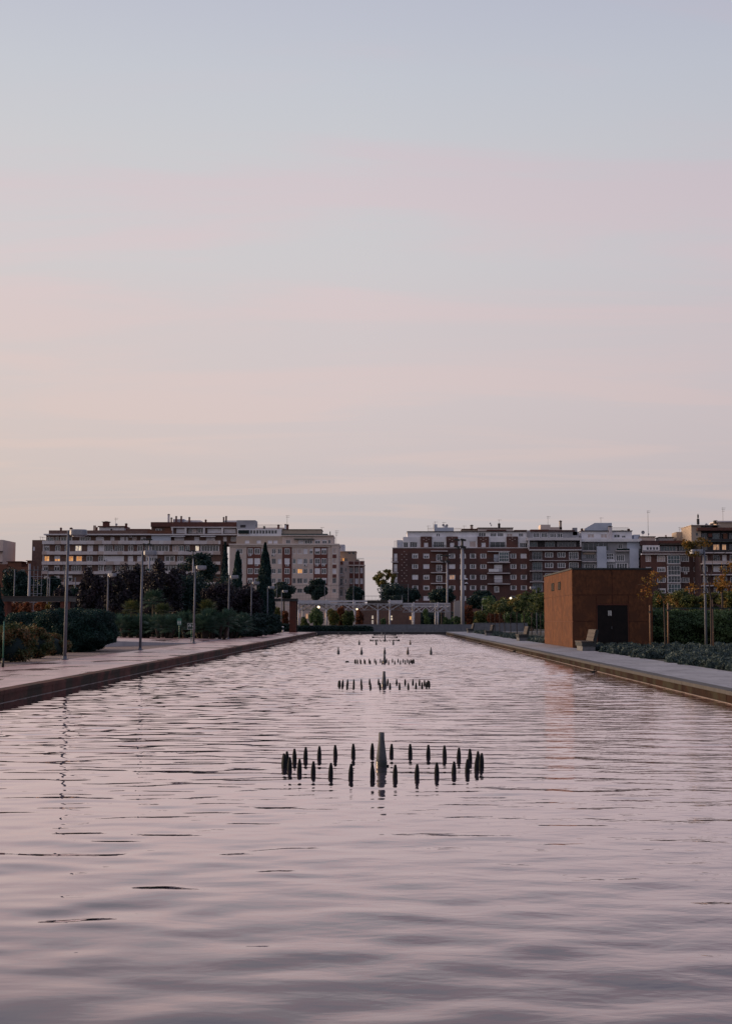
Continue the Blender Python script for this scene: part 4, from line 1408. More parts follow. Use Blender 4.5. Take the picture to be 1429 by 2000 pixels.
def block_blue_white():
    b = Block('apartment_building', 'pale blue-white modern block with sloped roof house above the rusty hut', 1135, 1254, 349)
    b.wall(1136.6, 1253.5, 1058.5, None, 'grey_render', [(1138, 1193, 1059.5, 1075, '4GT'), (1209, 1218, 1063, 1071, '1'), (1185, 1201, 1080, 1093, '2R'), (1185, 1201, 1101, 1112, '2'), (1204, 1222, 1083, 1096, '3'), (1204, 1228, 1099, 1115, '3'),
                                                         (1144, 1164, 1083, 1091, '3G'), (1142, 1164, 1101, 1112, '3'), (1247.6, 1251.5, 1080, 1085, '0'), (1247.6, 1251.5, 1088, 1094, '0'), (1247.6, 1251.5, 1104, 1112, '0')], 0.5, 12)
    b.box('wall_fin', 1166, 1184, 1067.2, None, 'blue_white', -.9, .49)
    b.box('wall_fin', 1230, 1247, 1071.5, None, 'blue_white', -.9, .49)
    b.box('wall_panel', 1226, 1253.6, 1058.6, 1071.3, 'blue_white', .2, .49)
    b.box('wall_panel', 1185, 1202, 1093.5, 1097.5, 'white_paint', .1, .49)
    b.box('balcony_edge', 1135.4, 1254, 1052.8, 1058, 'white_paint', -.7, 12)
    for y in (1075.5, 1096.5):
        b.box('balcony', 1137, 1165.6, y, y + 1.4, 'concrete_band', -.8, .49)
        b.rail(1138, 1165, y - 6, y, -.7)
    b.box('wall_panel', 1140, 1164, 1079, 1082.5, 'beige', .3, .49)
    b.box('planting', 1206, 1229, 1071.5, 1075, 'hedge_inner', -.6, .3)
    b.box('balcony', 1203, 1229.8, 1075.2, 1076.8, 'concrete_band', -.8, .49)
    b.wall(1138.5, 1238, 1036.6, 1052.6, 'white_paint', [(1150, 1164.5, 1042, 1049.5, '1c'), (1176, 1190, 1042, 1049.5, '1c'), (1202, 1215, 1043, 1049, '1'), (1218, 1226, 1045, 1049, '1')], 1.6, 11)
    b.box('roof_slab', 1138, 1239, 1035, 1036.5, 'roof_dark', 1.2, 11.2)
    b.rail(1140, 1236, 1050.4, 1052.7, -.3, 'concrete_band_pale')
    m = MB().prism([(b.x(1146.5), b.z(1034.9)), (b.x(1146.5), b.z(1030.5)), (b.x(1166), b.z(1019.4)), (b.x(1199.8), b.z(1019.4)), (b.x(1199.8), b.z(1034.9))], 2.4, 9)
    m.build('roof_house', 'blue_white', b.t)
    b.chimney(1195, 1026, 1052, 6.5, 'concrete_band', True, 0.9)
    b.chimney(1141.6, 1029.5, 1037, 4, 'brick_red')
    b.chimney(1221.5, 1031.5, 1036, 5, 'brick_red', False)
    b.chimney(1234, 1028.5, 1036, 4.5, 'roof_tile', False)
    b.box('roof_house', 1242, 1253.8, 1043, 1052.6, 'blue_white', 1.5, 8)
    b.rail(1200, 1232, 1029, 1034.9, 2)
    b.aerial(1179.5, 1008, 1019.5, 1)


def block_brick_bay():
    b = Block('apartment_building', 'red brick block with a glazed white bay, right of the blue-white block', 1254, 1372, 346)
    rows = [(1085, 1097), (1107, 1117), (1128, 1138), (1149, 1158.5), (1170, 1180)]
    k = [['1bw', '2bw', '3', '2'], ['0b', '3q', '3', '1t'], ['1', '3', '3', '1'], ['0', '1q', '0b', '2'], ['1', '1', '1', '1']]
    ws = []
    for (y0, y1), kk in zip(rows, k):
        ws += row([(1262, 1273), (1284.5, 1301), (1331.5, 1347.5), (1356, 1367)], y0, y1, kk)
    b.wall(1255, 1372, 1083, None, 'brick_deep', ws, 0.3, 12)
    for (y0, y1, mt) in ((1085, 1101, 'teal_glass'), (1105, 1123.5, 'glass'), (1125, 1138, 'glass'), (1141, 1158, 'teal_glass')):
        fr = obj('glazed_bay', frame_mesh(3, 0.045, None, 1), b.t, (b.x(1316.5), -.35, b.z((y0 + y1) / 2)), (b.x(1329) - b.x(1304), 1, b.z(y0) - b.z(y1)))
        obj('pane', unit_box(mt), fr, (0, 0.03, 0))
        b.box('bay_floor', 1303.6, 1329.4, y1, y1 + 1.6, 'concrete_band', -.45, .29)
        for x in (1303.8, 1328.6):
            b.box('bay_side', x, x + .6, y0, y1, 'white_paint', -.29, .29)
    b.ac(1339.5, 1119.5)
    b.box('balcony_edge', 1255, 1372, 1077, 1078.2, 'concrete_band', -.7, .29)
    b.box('balcony', 1255, 1372, 1078.3, 1081.4, 'brick_dark', -.6, .29)
    b.box('balcony_edge', 1255, 1372, 1081.5, 1082.9, 'concrete_band', -.7, .29)
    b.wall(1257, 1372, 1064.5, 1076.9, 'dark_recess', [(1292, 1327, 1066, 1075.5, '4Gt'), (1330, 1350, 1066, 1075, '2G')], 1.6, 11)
    b.wall(1258, 1290.5, 1064.6, 1075, 'white_paint', [(1265, 1269.6, 1068, 1074, '0'), (1271, 1275.6, 1068, 1074, '0'), (1277.5, 1282, 1068, 1074, '0'), (1283.5, 1288, 1068, 1074, '0')], 0.6, 1.59)
    b.box('roof', 1255, 1290, 1055.2, 1064.3, 'brick_dark', 1.0, 11)
    b.box('roof', 1290.2, 1360, 1054.8, 1060.5, 'roof_tile', 1.6, 11)
    b.box('eave', 1290.2, 1372, 1060.6, 1064.3, 'roof_dark', 0.8, 11)
    b.box('roof_house', 1256, 1286, 1047, 1055.1, 'cream', 3, 8)
    b.box('roof_slab', 1255, 1287, 1045.8, 1046.9, 'roof_dark', 2.7, 8.3)
    b.box('roof_house', 1294.5, 1322, 1048.2, 1054.7, 'grey_render', 3, 8)
    b.box('roof_slab', 1293, 1324, 1046.8, 1048.1, 'roof_dark', 2.7, 8.3)
    b.chimney(1307.5, 1041, 1047, 3, 'cream', False)
    b.dish(1262, 1038, 3.6)
    b.aerial(1273, 994, 1046, 2, 3.5, 0.06)
    b.dish(1273, 1041.5, 1.6)
    b.box('roof_house', 1328.5, 1355, 1037, 1054.6, 'beige', 3.2, 9)
    b.aerial(1335.5, 1027, 1037, 2)


def block_dark_right():
    b = Block('apartment_building', 'tall dark block with deep balconies at the right edge of the photo', 1353, 1480, 338)
    b.wall(1353.5, 1372.5, 1025.5, 1057, 'beige', [(1362, 1367, 1040, 1046, '0G')], 0.6, 12)
    for i, y in enumerate((1036, 1057.5, 1079, 1100.6, 1122, 1143.5)):
        lit = i == 1
        w = row([(1376, 1386), (1397, 1411), (1415, 1424), (1430, 1445), (1450, 1470)], y + 4, y + 18, [('1G', '2Gt', '1G', '2G', '2G'), ('2G', 'Gs1', 'Gs1', '2G', '2G'), ('1', '2G', '1b', '2', '2'), ('1', '2b', '2', '3', '2'), ('2', '2b', '2t', '2', '2'), ('1', '2', '2', '2', '2')][i])
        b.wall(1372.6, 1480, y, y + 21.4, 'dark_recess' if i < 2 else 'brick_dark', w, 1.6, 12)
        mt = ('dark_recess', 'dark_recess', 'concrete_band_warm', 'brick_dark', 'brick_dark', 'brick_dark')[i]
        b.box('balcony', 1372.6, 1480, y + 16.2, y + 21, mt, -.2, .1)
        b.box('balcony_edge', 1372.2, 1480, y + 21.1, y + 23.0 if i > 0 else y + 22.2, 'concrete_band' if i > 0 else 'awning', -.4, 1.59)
    b.box('hung_blanket', 1387.5, 1395, 1041, 1048, 'brick_red', 1.0, 1.2)
    b.box('hung_blanket', 1417, 1425, 1041, 1052, 'brick_orange', 1.0, 1.2)
    b.box('wall', 1372.6, 1480, 1165, None, 'brick_dark', 1.6, 12)
    b.box('roof', 1364, 1480, 1030, 1035.9, 'roof_tile', -.3, 12)
    b.box('roof_slab', 1352, 1410, 1024.6, 1025.4, 'cream_light', 0, 12.4)
    b.box('roof_house', 1373, 1398, 1023.5, 1029.9, 'grey_render', 2, 9)
    b.box('roof_house', 1408.5, 1480, 1018.5, 1029.9, 'beige', 2, 9)
    b.box('roof_slab', 1406, 1480, 1015.8, 1018.4, 'concrete_band', 1.6, 9.4)
    b.dish(1388, 1022.5, 2.6)
    b.box('tank', 1396, 1400, 1020.2, 1024, 'roof_dark', 2, 3.5)
    b.box('tank', 1402.5, 1408, 1014.5, 1021, 'roof_dark', 2, 3.5)
    b.aerial(1422, 988, 1016, 3)
    b.aerial(1360.5, 1021, 1026, 0)
    # phone mast with panels
    X = b.x(1371.5)
    m = MB().tube((X, 3, b.z(1030)), (X, 3, b.z(1001)), .13, .10, 8)
    m.box(X - .3, X + .3, 2.7, 3.3, b.z(1022), b.z(1011)).box(X - .16, X + .2, 2.8, 3.2, b.z(1009), b.z(1003))
    m.build('phone_mast', 'dark_metal', b.t)


def small_left():
    b = Block('brick_house', 'low brick roofs and chimney boxes left of the long white block', -20, 58, 330, 'house', None)
    b.wall(-20, 57.5, 1107, None, 'brick_orange', [(5, 11, 1112, 1118, '1'), (20, 26, 1112, 1118, '1'), (40, 46, 1112, 1118, '1')], 0, 10)
    b.box('parapet', -20, 9, 1101.5, 1106.9, 'brick_orange', 1, 6)
    b.box('roof_house', 10.5, 37, 1097, 1106.9, 'brick_orange', 1, 6)
    b.box('roof_slab', 8.5, 39.5, 1095.8, 1096.9, 'roof_tile', .6, 6.4)
    b.chimney(44, 1099, 1107, 3.2, 'brick_red')
    b.box('roof_house', 49, 57.4, 1095.5, 1106.9, 'brick_orange', 1, 6)
    b.box('roof_slab', 47, 57.4, 1094.2, 1095.4, 'roof_tile', .6, 6.4)
    b = Block('tower_block', 'tall block whose right corner shows at the left edge of the photo', -60, 3, 345)
    b.wall(-60, 2.4, 1054, None, 'cream', [(-12, -5, y, y + 11, '1') for y in (1062, 1083, 1104)], 0, 12)
    for y in (1076.5, 1097.5):
        b.box('balcony', -12, 3.4, y, y + 1.5, 'roof_dark', -1, -.003)


for f_ in (block_long_white, block_cream, block_small_cream, block_red_brick, block_brown_balcony, block_blue_white, block_brick_bay, block_dark_right, small_left):
    f_()

# ------------------------------------------------------------------ rusty steel hut


def hut():
    x0, x1, y0, y1, H = 9.93, 14.2, 68.0, 80.0, 4.17
    t = thing('service_hut', 'box-shaped rusty steel service hut beside the right path', 'hut', ((x0 + x1) / 2, (y0 + y1) / 2, 0))
    cx, cy = (x0 + x1) / 2, (y0 + y1) / 2
    X0, X1, Y0, Y1 = x0 - cx, x1 - cx, y0 - cy, y1 - cy
    MB().box(X0 + .035, X1 - .035, Y0 + .035, Y1 - .035, -.05, H - .02).build('wall', 'corten_dark', t)
    roof = MB().box(X0 - .03, X1 + .03, Y0 - .03, Y1 + .03, H - .015, H + .07).build('roof', 'dark_metal', t)
    zs = [0.0, 1.40, 2.80, H - .03]
    g_ = .018
    # front sheets around the door
    dx0, dx1, dz = X0 + 1.28, X0 + 2.99, 2.29
    fx = [X0, X0 + 2.13, X1]
    for j in range(3):
        for i in range(2):
            a, b, c, d = fx[i], fx[i + 1], zs[j], zs[j + 1]
            parts = [(a, b, c, d)]
            if c < dz:
                parts = []
                a2, b2 = (a, min(b, dx0)) if i == 0 else (max(a, dx1), b)
                if b2 > a2:
                    parts.append((a2, b2, c, d))
                if d > dz:
                    m0, m1 = (max(a, dx0), b) if i == 0 else (a, min(b, dx1))
                    parts.append((m0, m1, dz + .03, d))
            m = MB()
            for (p, q, r, s) in parts:
                m.box(p + g_, q - g_, Y0, Y0 + .033, r + g_, s - g_)
            m.build('steel_sheet', 'corten', t)
    for k in range(3):
        a, b = Y0 + k * 4.0, Y0 + (k + 1) * 4.0
        for j in range(3):
            MB().box(X0, X0 + .033, max(a, Y0 + .034) + (g_ if k else 0), b - g_, zs[j] + g_, zs[j + 1] - g_).build('steel_sheet', 'corten', t)
            MB().box(X1 - .033, X1, max(a, Y0 + .034) + (g_ if k else 0), b - g_, zs[j] + g_, zs[j + 1] - g_).build('steel_sheet', 'corten', t)
    # door leaves
    mid = (dx0 + dx1) / 2
    MB().box(dx0, dx0 + .05, Y0 - .004, Y0 + .03, 0, dz + .03).box(dx1 - .05, dx1, Y0 - .004, Y0 + .03, 0, dz + .03).box(dx0 + .05, dx1 - .05, Y0 - .004, Y0 + .03, dz - .03, dz + .03).build('door_frame', 'corten_dark', t)
    for i, (a, b) in enumerate(((dx0 + .055, mid - .006), (mid + .006, dx1 - .055))):
        d = MB().box(a, b, Y0 + .012, Y0 + .034, .02, dz - .035).build('door', 'door_metal', t)
        if i == 0:
            MB().tube((b - .05, Y0 - .035, 1.0), (b - .05, Y0 - .035, 1.14), .012, .012, 6).tube((b - .05, Y0 - .035, 1.02), (b - .05, Y0 + .012, 1.02), .008, .008, 6).tube((b - .05, Y0 - .035, 1.12), (b - .05, Y0 + .012, 1.12), .008, .008, 6).build('handle', 'galvanised', d)
            n = MB().box(b - .235, b - .045, Y0 + .002, Y0 + .011, 1.70, 1.97).build('notice', 'paper', d)
    # printed block on the paper notice
    m = MB()
    for r_ in range(5):
        z = 1.93 - r_ * .05
        m.box(mid - .006 - .215, mid - .006 - .075 - (.03 if r_ % 2 else 0), Y0 - .001, Y0 + .0015, z - .018, z)
    m.build('notice_print', 'print_ink', t)
    # two louvred vents high on the pool side
    for (a, b) in ((72.4, 73.4), (75.2, 76.4)):
        a, b = a - cy, b - cy
        v = MB().box(X0 - .012, X0 - .002, a - .05, b + .05, 3.18, 3.23).box(X0 - .012, X0 - .002, a - .05, b + .05, 3.60, 3.65).box(X0 - .012, X0 - .002, a - .05, a, 3.23, 3.60).box(X0 - .012, X0 - .002, b, b + .05, 3.23, 3.60).build('vent', 'door_metal', t)
        MB().box(X0 - .006, X0 - .001, a, b, 3.23, 3.60).build('vent_opening', 'door_metal', v)
        for s in range(5):
            z = 3.25 + s * .072
            MB().box(X0 - .03, X0 - .008, a + .002, b - .002, z, z + .02).build('slat', 'roof_dark', v)


hut()

# ------------------------------------------------------------------ lamps
pole_me = MB().tube((0, 0, 0.0), (0, 0, 4.86), 0.066, 0.046, 14).mesh('pole', 'galvanised', True)
plate_me = MB().lathe([(0.15, 0), (0.15, .02), (.085, .025), (.085, .12), (.078, .13)], 14).mesh('base_plate', 'galvanised', True)


def lamp_head_meshes():
    # flat rounded luminaire reaching out on +x
    def slab(x0, x1, hw, z0, z1, mat, nm):
        m = MB()
        pts = []
        n = 7
        rr = min(hw, .16)
        for (cx_, cy_, a0) in ((x1 - rr, hw - rr, 0), (x0 + rr, hw - rr, 90), (x0 + rr, -hw + rr, 180), (x1 - rr, -hw + rr, 270)):
            for i in range(n):
                a = math.radians(a0 + 90 * i / (n - 1))
                pts.append((cx_ + rr * math.cos(a), cy_ + rr * math.sin(a)))
        k = len(pts)
        cx0, cy0 = (x0 + x1) / 2, 0
        prof_ = [(0.93, z0), (1.0, z0 + .03), (1.0, z1 - .05), (0.93, z1)]
        for s_, z in prof_:
            m.v += [(cx0 + (x - cx0) * s_, y * s_, z) for x, y in pts]
        for j in range(3):
            for i in range(k):
                a, b = j * k + i, j * k + (i + 1) % k
                m.f.append((a, b, b + k, a + k))
        m.f.append(tuple(reversed(range(k))))
        m.f.append(tuple(3 * k + i for i in range(k)))
        return m.mesh(nm, mat)
    head = slab(.07, .70, .22, 4.66, 4.89, 'lamp_metal', 'lamp_head')
    lens = slab(.14, .62, .16, 4.615, 4.665, 'lamp_lens', 'lens')
    arm = MB().tube((0, 0, 4.80), (.12, 0, 4.80), .035, .035, 8).mesh('arm', 'galvanised', True)
    return head, lens, arm


hd, ln, ar = lamp_head_meshes()


def street_lamp(x, y, label, group, rot=0.0, z=0.0, lean=0.0):
    t = thing('street_lamp', label, 'street lamp', (x, y, z), group, rot)
    t.rotation_euler = (0, lean, rot)
    obj('pole', pole_me, t)
    obj('base_plate', plate_me, t)
    h = obj('lamp_head', hd, t)
    obj('lens', ln, h)
    obj('arm', ar, t)
    return t


LX = -12.0
for (y, w) in ((48.1, 'nearest street lamp on the left path, by the dark clipped hedge'), (62.9, 'second street lamp from the viewer on the left path, before the terrace wall'),
               (80.4, 'third street lamp on the left path, just right of the small wayfinding sign'), (98.0, 'fourth street lamp on the left path, before the low palms'),
               (114.5, 'fifth street lamp on the left path, left of the tallest cypress'), (130.4, 'sixth street lamp on the left path, in front of the tallest cypress'),
               (148.0, 'last street lamp on the left path, beside the rusty portal column')):
    street_lamp(LX, y, w, 'street lamps along the left path', 0.0, 0.0, math.radians(0.5))
street_lamp(PX(210, 97), 97, 'street lamp standing back on the raised terrace behind the hedge', 'street lamps along the left path', math.radians(-25), 0.1)
street_lamp(15.5, 62, 'tall street lamp at the right edge, its head turned to the pool', 'street lamps on the right side', math.pi)
street_lamp(15.6, 132, 'grey lamp pole among the autumn trees left of the rusty hut', 'street lamps on the right side', math.pi)
street_lamp(PX(941, 205), 205, 'distant street lamp behind the benches on the right', 'street lamps on the right side', 0.2)

# ------------------------------------------------------------------ benches along the right path


def bench_proto():
    t = thing('park_bench', '', 'bench')
    Lb = 2.1
    MB().box(-.30, .32, .25, Lb - .25, 0, .22).build('base', 'bench_concrete', t)
    MB().box(-.30, .32, 0.04, .24, 0, .22).build('foot', 'bench_concrete', t)
    MB().box(-.33, .36, .0, Lb, .222, .40).build('seat_body', 'dark_metal', t)
    for i in range(4):
        x = -.36 + i * .145
        MB().box(x, x + .13, -.02, Lb + .02, .402, .455).build('seat_plank', 'bench_wood', t)
    # reclined back of three boards on a dark shell
    for i in range(3):
        z0, z1 = .47 + i * .185, .47 + i * .185 + .17
        xa, xb = .20 + (z0 - .47) * .25, .20 + (z1 - .47) * .25
        m = MB().prism([(xa, z0), (xa + .045, z0), (xb + .045, z1), (xb, z1)], -.01, Lb + .01)
        m.build('back_plank', 'bench_wood', t)
    MB().prism([(.25, .40), (.36, .40), (.50, 1.0), (.395, 1.02)], .03, Lb - .03).build('back_shell', 'dark_metal', t)
    return t


bp_ = bench_proto()
for i, (y, w) in enumerate(((61.5, 'large wooden bench in front of the rusty hut door'), (90.5, 'wooden bench on the right path just beyond the rusty hut'),
                            (120.0, 'third bench along the right path, beside the low grey wall'), (146.5, 'farthest bench by the far end of the pool'))):
    o = bp_ if i == 0 else copy_tree(bp_)
    o.location = (9.75, y, 0.004)
    tag(o, w, 'bench', 'benches along the right path')

# ------------------------------------------------------------------ terrace, walls, portals, canopies
tw = MB()
P = [(-12.25, 80.2), (-15.5, 71.4), (-30, 72.2), (-30, 100), (-12.25, 100)]
H_ = [0.02, 0.31, 0.33, 0.34, 0.05]
k = len(P)
tw.v += [(x, y, -.05) for x, y in P] + [(x, y, h) for (x, y), h in zip(P, H_)]
for i in range(k):
    j = (i + 1) % k
    tw.f.append((i, j, k + j, k + i))
o = tw.build('terrace_wall', 'concrete')
tag(o, 'low grey concrete retaining wall of the raised terrace on the left', 'wall')
sheet('terrace', [(x, y, h + .004) for (x, y), h in zip(P, H_)], 'paving_left', 'raised pink paved terrace behind the left path')
o = MB().box(-.75, .75, -.25, .25, .25, .34).box(-.6, -.4, -.2, .2, 0, .25).box(.4, .6, -.2, .2, 0, .25).build('stone_seat', 'concrete', None, False, (PX(222, 99), 99, .3))
tag(o, 'pale slab seat on the raised terrace beside the standing-back lamp', 'bench')


def stone_wall(label, px0, px1, Y, yt, mat, depth=0.5, n=8):
    t = thing('planter_wall', label, 'wall', (PX((px0 + px1) / 2, Y), Y, 0))
    xa, xb = PX(px0, Y) - t.location.x, PX(px1, Y) - t.location.x
    h = PZ(yt, Y)
    w = (xb - xa) / n
    me = MB().box(.008, w - .008, 0, depth, -.05, h - .05).mesh('wall_block', mat)
    cp = MB().box(.004, w - .004, -.03, depth + .03, h - .048, h).mesh('coping_stone', mat)
    for i in range(n):
        obj('wall_block', me, t, (xa + i * w, 0, 0))
        obj('coping_stone', cp, t, (xa + i * w, random.uniform(-.004, .004), 0))
    return t


stone_wall('long low grey stone wall beyond the far end of the pool', 690, 926, 160, 1219.5, 'stone_wall', 0.6, 9)
stone_wall('lower dark stone step left of the long grey wall', 640, 744, 158, 1225.5, 'stone_wall', 0.8, 5)
stone_wall('grey stone wall behind the benches on the right', 924, 1030, 163, 1216.5, 'stone_wall', 0.6, 5)


def portal(name, label, pxa, pxb, Y, zt, pw, depth, both=True, wa=None):
    """rusty steel portal: plate columns and a flat dark beam roof"""
    t = thing(name, label, 'portal', (PX(pxb, Y), Y, 0), 'rusty steel portals')
    ox = PX(pxb, Y)
    xa, xb = PX(pxa, Y) - ox, 0.0
    MB().box(xb - pw, xb, 0, depth * .5, -.05, zt - .32).build('column', 'corten_dark', t)
    MB().box(xb - pw * .35, xb + .06, depth * .5 + .02, depth, -.05, zt - .32).build('column', 'door_metal', t)
    if both:
        MB().box(xa, xa + (wa or pw), 0, depth * .5, -.05, zt - .32).build('column', 'corten_dark', t)
    MB().box(xa - .12, xb + .12, -.1, depth + .1, zt - .318, zt - .05).build('beam', 'dark_metal', t)
    MB().box(xa - .16, xb + .16, -.14, depth + .14, zt - .048, zt).build('roof', 'roof_dark', t)


portal('steel_portal', 'rusty steel portal with a flat dark roof behind the hedge at the far left', 9, 131, 76, PZ(1164.5, 76), .42, 1.6, True, .17)
portal('steel_portal', 'rusty steel portal column with dark beam at the end of the left path', 522, 578, 150.5, PZ(1169, 150.5), .78, 2.0, True)


def canopy(label, pxs, px_l, px_r, Y, y_top, y_low, roofed, depth=9.0):
    """white steel canopy: posts with branching struts carrying two rails and rafters"""
    ox = PX((px_l + px_r) / 2, Y)
    t = thing('steel_canopy', label, 'canopy', (ox, Y, 0), 'white steel canopies')
    zt, zl = PZ(y_top, Y), PZ(y_low, Y)
    xl, xr = PX(px_l, Y) - ox, PX(px_r, Y) - ox
    for d in (0, depth):
        for z in (zt, zl):
            MB().box(xl, xr, d - .06, d + .06, z - .13, z).build('rail', 'steel_white', t)
        for px in pxs:
            x = PX(px, Y) - ox
            p = MB().tube((x, d, 0), (x, d, zl - .9), .125, .115, 10).tube((x, d, zl - .9), (x, d, zt + .1), .09, .08, 8).build('post', 'steel_white', t, True)
            m = MB()
            for s in (-1, 1):
                m.tube((x, d, zl - 1.0), (x + s * 1.6, d, zl - .08), .05, .045, 6)
                m.tube((x, d, zl - .45), (x + s * .85, d, zl - .08), .04, .04, 6)
            m.tube((x, d, zl - 1.0), (x, d + (1.6 if d == 0 else -1.6), zl - .08), .05, .045, 6)
            m.build('strut', 'steel_white', p)
    n = max(3, int((xr - xl) / 0.8))
    me = MB().box(-.04, .04, .065, depth - .065, zl - .12, zl - .02).mesh('rafter', 'steel_white')
    for i in range(n + 1):
        obj('rafter', me, t, (xl + .05 + (xr - xl - .1) * i / n, 0, 0))
    for (a, b) in roofed:
        xa, xb = PX(a, Y) - ox, PX(b, Y) - ox
        MB().box(xa, xb, .07, depth - .07, zl + .03, zl + .10).build('roof_panel', 'roof_dark' if b - a > 30 else 'steel_white', t)
        MB().box(xa, xb, -.10, -.065, zl - .02, zt + .01).build('fascia_panel', 'roof_dark' if b - a > 30 else 'steel_white', t)
    # lattice under the roof
    nb = max(3, int((xr - xl) / 1.3))
    for d in (depth * .33, depth * .66):
        m = MB()
        for i in range(nb):
            a = xl + (xr - xl) * i / nb
            b = xl + (xr - xl) * (i + 1) / nb
            m.tube((a, d, zl - .9), ((a + b) / 2, d, zl - .13), .04, .04, 5).tube(((a + b) / 2, d, zl - .13), (b, d, zl - .9), .04, .04, 5)
            m.tube((a, d, zl - .9), (b, d, zl - .9), .04, .04, 5)
        m.build('lattice', 'steel_white', t)


canopy('taller white steel canopy with branching posts beyond the pool', (583, 637, 690, 737.5, 761), 578, 786, 178, 1172.6, 1178.4, [(578, 608), (612, 642), (717, 757), (762, 786)])
canopy('lower open white steel canopy right of the taller one', (807.8, 854.8), 787, 879, 178, 1177.6, 1182.4, [])

# low brick sports building behind the canopies


def sports_building():
    b = Block('sports_building', 'low brown brick building with narrow lit windows behind the white canopies', 655, 842, 196, 'building', None)
    b.wall(655, 821, 1181, None, 'brick_brown', [(725.2, 729.2, 1201.5, 1209, '0p'), (725.2, 729.4, 1210.5, 1219, '0p'), (762.6, 766, 1202, 1206, '0p'), (762.6, 766.4, 1207, 1211.5, '0p'), (799, 803, 1203, 1211, '0l'), (634 + 40, 678, 1200, 1209, '0s')], 0, 8)
    b.box('roof', 654, 822, 1179.4, 1180.9, 'roof_dark', -.3, 8.3)
    b.box('wall', 560, 654.8, 1190, None, 'concrete_band_warm', 1, 8)
    for (x, y) in ((634, 1197), (597, 1199), (541 + 40, 1198)):
        b.box('lit_window', x, x + 3.4, y, y + 9, 'lit_soft', .9, .997)


sports_building()

o = None
for i, (pxa, pxb, Y, yt, lab) in enumerate(((885.5, 907, 190, 1171, 'tall pale concrete panel with a stepped top beside the tall mast'), (868, 880, 186, 1178, 'narrow pale concrete panel at the right end of the lower canopy'))):
    ox = PX((pxa + pxb) / 2, Y)
    t = thing('concrete_panel', lab, 'wall', (ox, Y, 0))
    n = 5 if i == 0 else 2
    xa, xb = PX(pxa, Y) - ox, PX(pxb, Y) - ox
    for q in range(n):
        a, b = xa + (xb - xa) * q / n, xa + (xb - xa) * (q + 1) / n
        MB().box(a + .01, b - .01, 0, .35, -.05, PZ(yt + (n - q) * .7, Y)).build('slab', 'concrete_pale', t)

# ------------------------------------------------------------------ masts, poles, nets


def mast(label, px, Y, yt, r, head=None, ladder=False, dome=False):
    t = thing('floodlight_mast', label, 'mast', (PX(px, Y), Y, 0), 'floodlight masts')
    zt = PZ(yt, Y)
    MB().tube((0, 0, -.1), (0, 0, zt), r, r * .75, 12).build('pole', 'mast_paint', t, True)
    if head:
        MB().box(-.95, .95, -.05, .05, zt - .25, zt - .15).build('crossbar', 'dark_metal', t)
        for s in (-.75, .1):
            h = MB().prism([(s - .42, zt + .05), (s + .38, zt - .12), (s + .42, zt + .12), (s - .36, zt + .28)], -.35, .25).build('floodlight', 'dark_metal', t)
            MB().prism([(s - .40, zt + 1.00), (s + .36, zt + .85), (s + .40, zt + 1.06), (s - .34, zt + 1.2)], -.35, .25).build('floodlight', 'dark_metal', t)
        MB().tube((0, 0, zt - .2), (0, 0, zt + 1.2), r * .6, r * .5, 8).build('stem', 'dark_metal', t)
    if ladder:
        m = MB()
        x = r + .35
        for dx in (x, x + .45):
            m.tube((dx, 0, 1.0), (dx, 0, zt - .3), .03, .03, 5)
        n = int((zt - 1.5) / .5)
        for i in range(n):
            m.tube((x, 0, 1.3 + i * .5), (x + .45, 0, 1.3 + i * .5), .02, .02, 5)
        for i in range(5):
            z = 2.5 + i * (zt - 3) / 5
            m.tube((0, 0, z), (x + .9, 0, z), .03, .03, 5).tube((x + .9, 0, z), (x + .9, .5, z), .03, .03, 5)
        m.tube((x + .9, 0, 2.5), (x + .9, 0, zt - .6), .025, .025, 5)
        m.build('ladder', 'mast_paint', t)
    if dome:
        for z in (PZ(1131, Y), PZ(1139, Y)):
            c = MB().tube((.1, 0, z), (.42, 0, z), .04, .04, 6).build('camera_bracket', 'mast_paint', t)
            MB().lathe([(.05, .16), (.24, .05), (.26, 0), (.22, -.02)], 12, (.5, 0, z - .05)).build('camera_hood', 'white_paint', c, True)
            MB().lathe([(.06, -.20), (.15, -.14), (.19, -.021)], 12, (.5, 0, z - .05)).build('camera_dome', 'dark_metal', c, True)
    return t


mast('tall grey floodlight mast with dome cameras right of the lower canopy', 903, 172, 1069, .27, True, False, True)
mast('thinner grey floodlight mast left of the tall camera mast', 873, 215, 1097, .17, True)
mast('pale mast with a ladder behind the hedge at the far left', 56, 150, 1101, .18, False, True)
mast('floodlight mast just right of the second street lamp', 290, 230, 1064, .22, True)
mast('short bracketed mast above the round pine', 376, 215, 1088, .16, True)


def net_fence(label, pxs, Y, yt, yb=None, wires=True):
    t = thing('net_fence', label, 'net fence', (PX(sum(pxs) / len(pxs), Y), Y, 0), 'ball nets')
    ox = t.location.x
    zt = PZ(yt, Y)
    for px in pxs:
        MB().tube((PX(px, Y) - ox, 0, -.1), (PX(px, Y) - ox, 0, zt), .07, .055, 6).build('post', 'galvanised', t, True)
    a, b = PX(min(pxs), Y) - ox, PX(max(pxs), Y) - ox
    m = MB()
    m.tube((a, 0, zt - .1), (b, 0, zt - .1), .03, .03, 4)
    if wires:
        n = int((b - a) / .55)
        for i in range(n):
            x = a + (b - a) * (i + .5) / n
            m.box(x - .008, x + .008, -.008, .008, 0, zt - .1)
        for i in range(int(zt / .55)):
            m.box(a, b, -.008, .008, .3 + i * .55, .316 + i * .55)
    m.build('net', 'net_line', t)


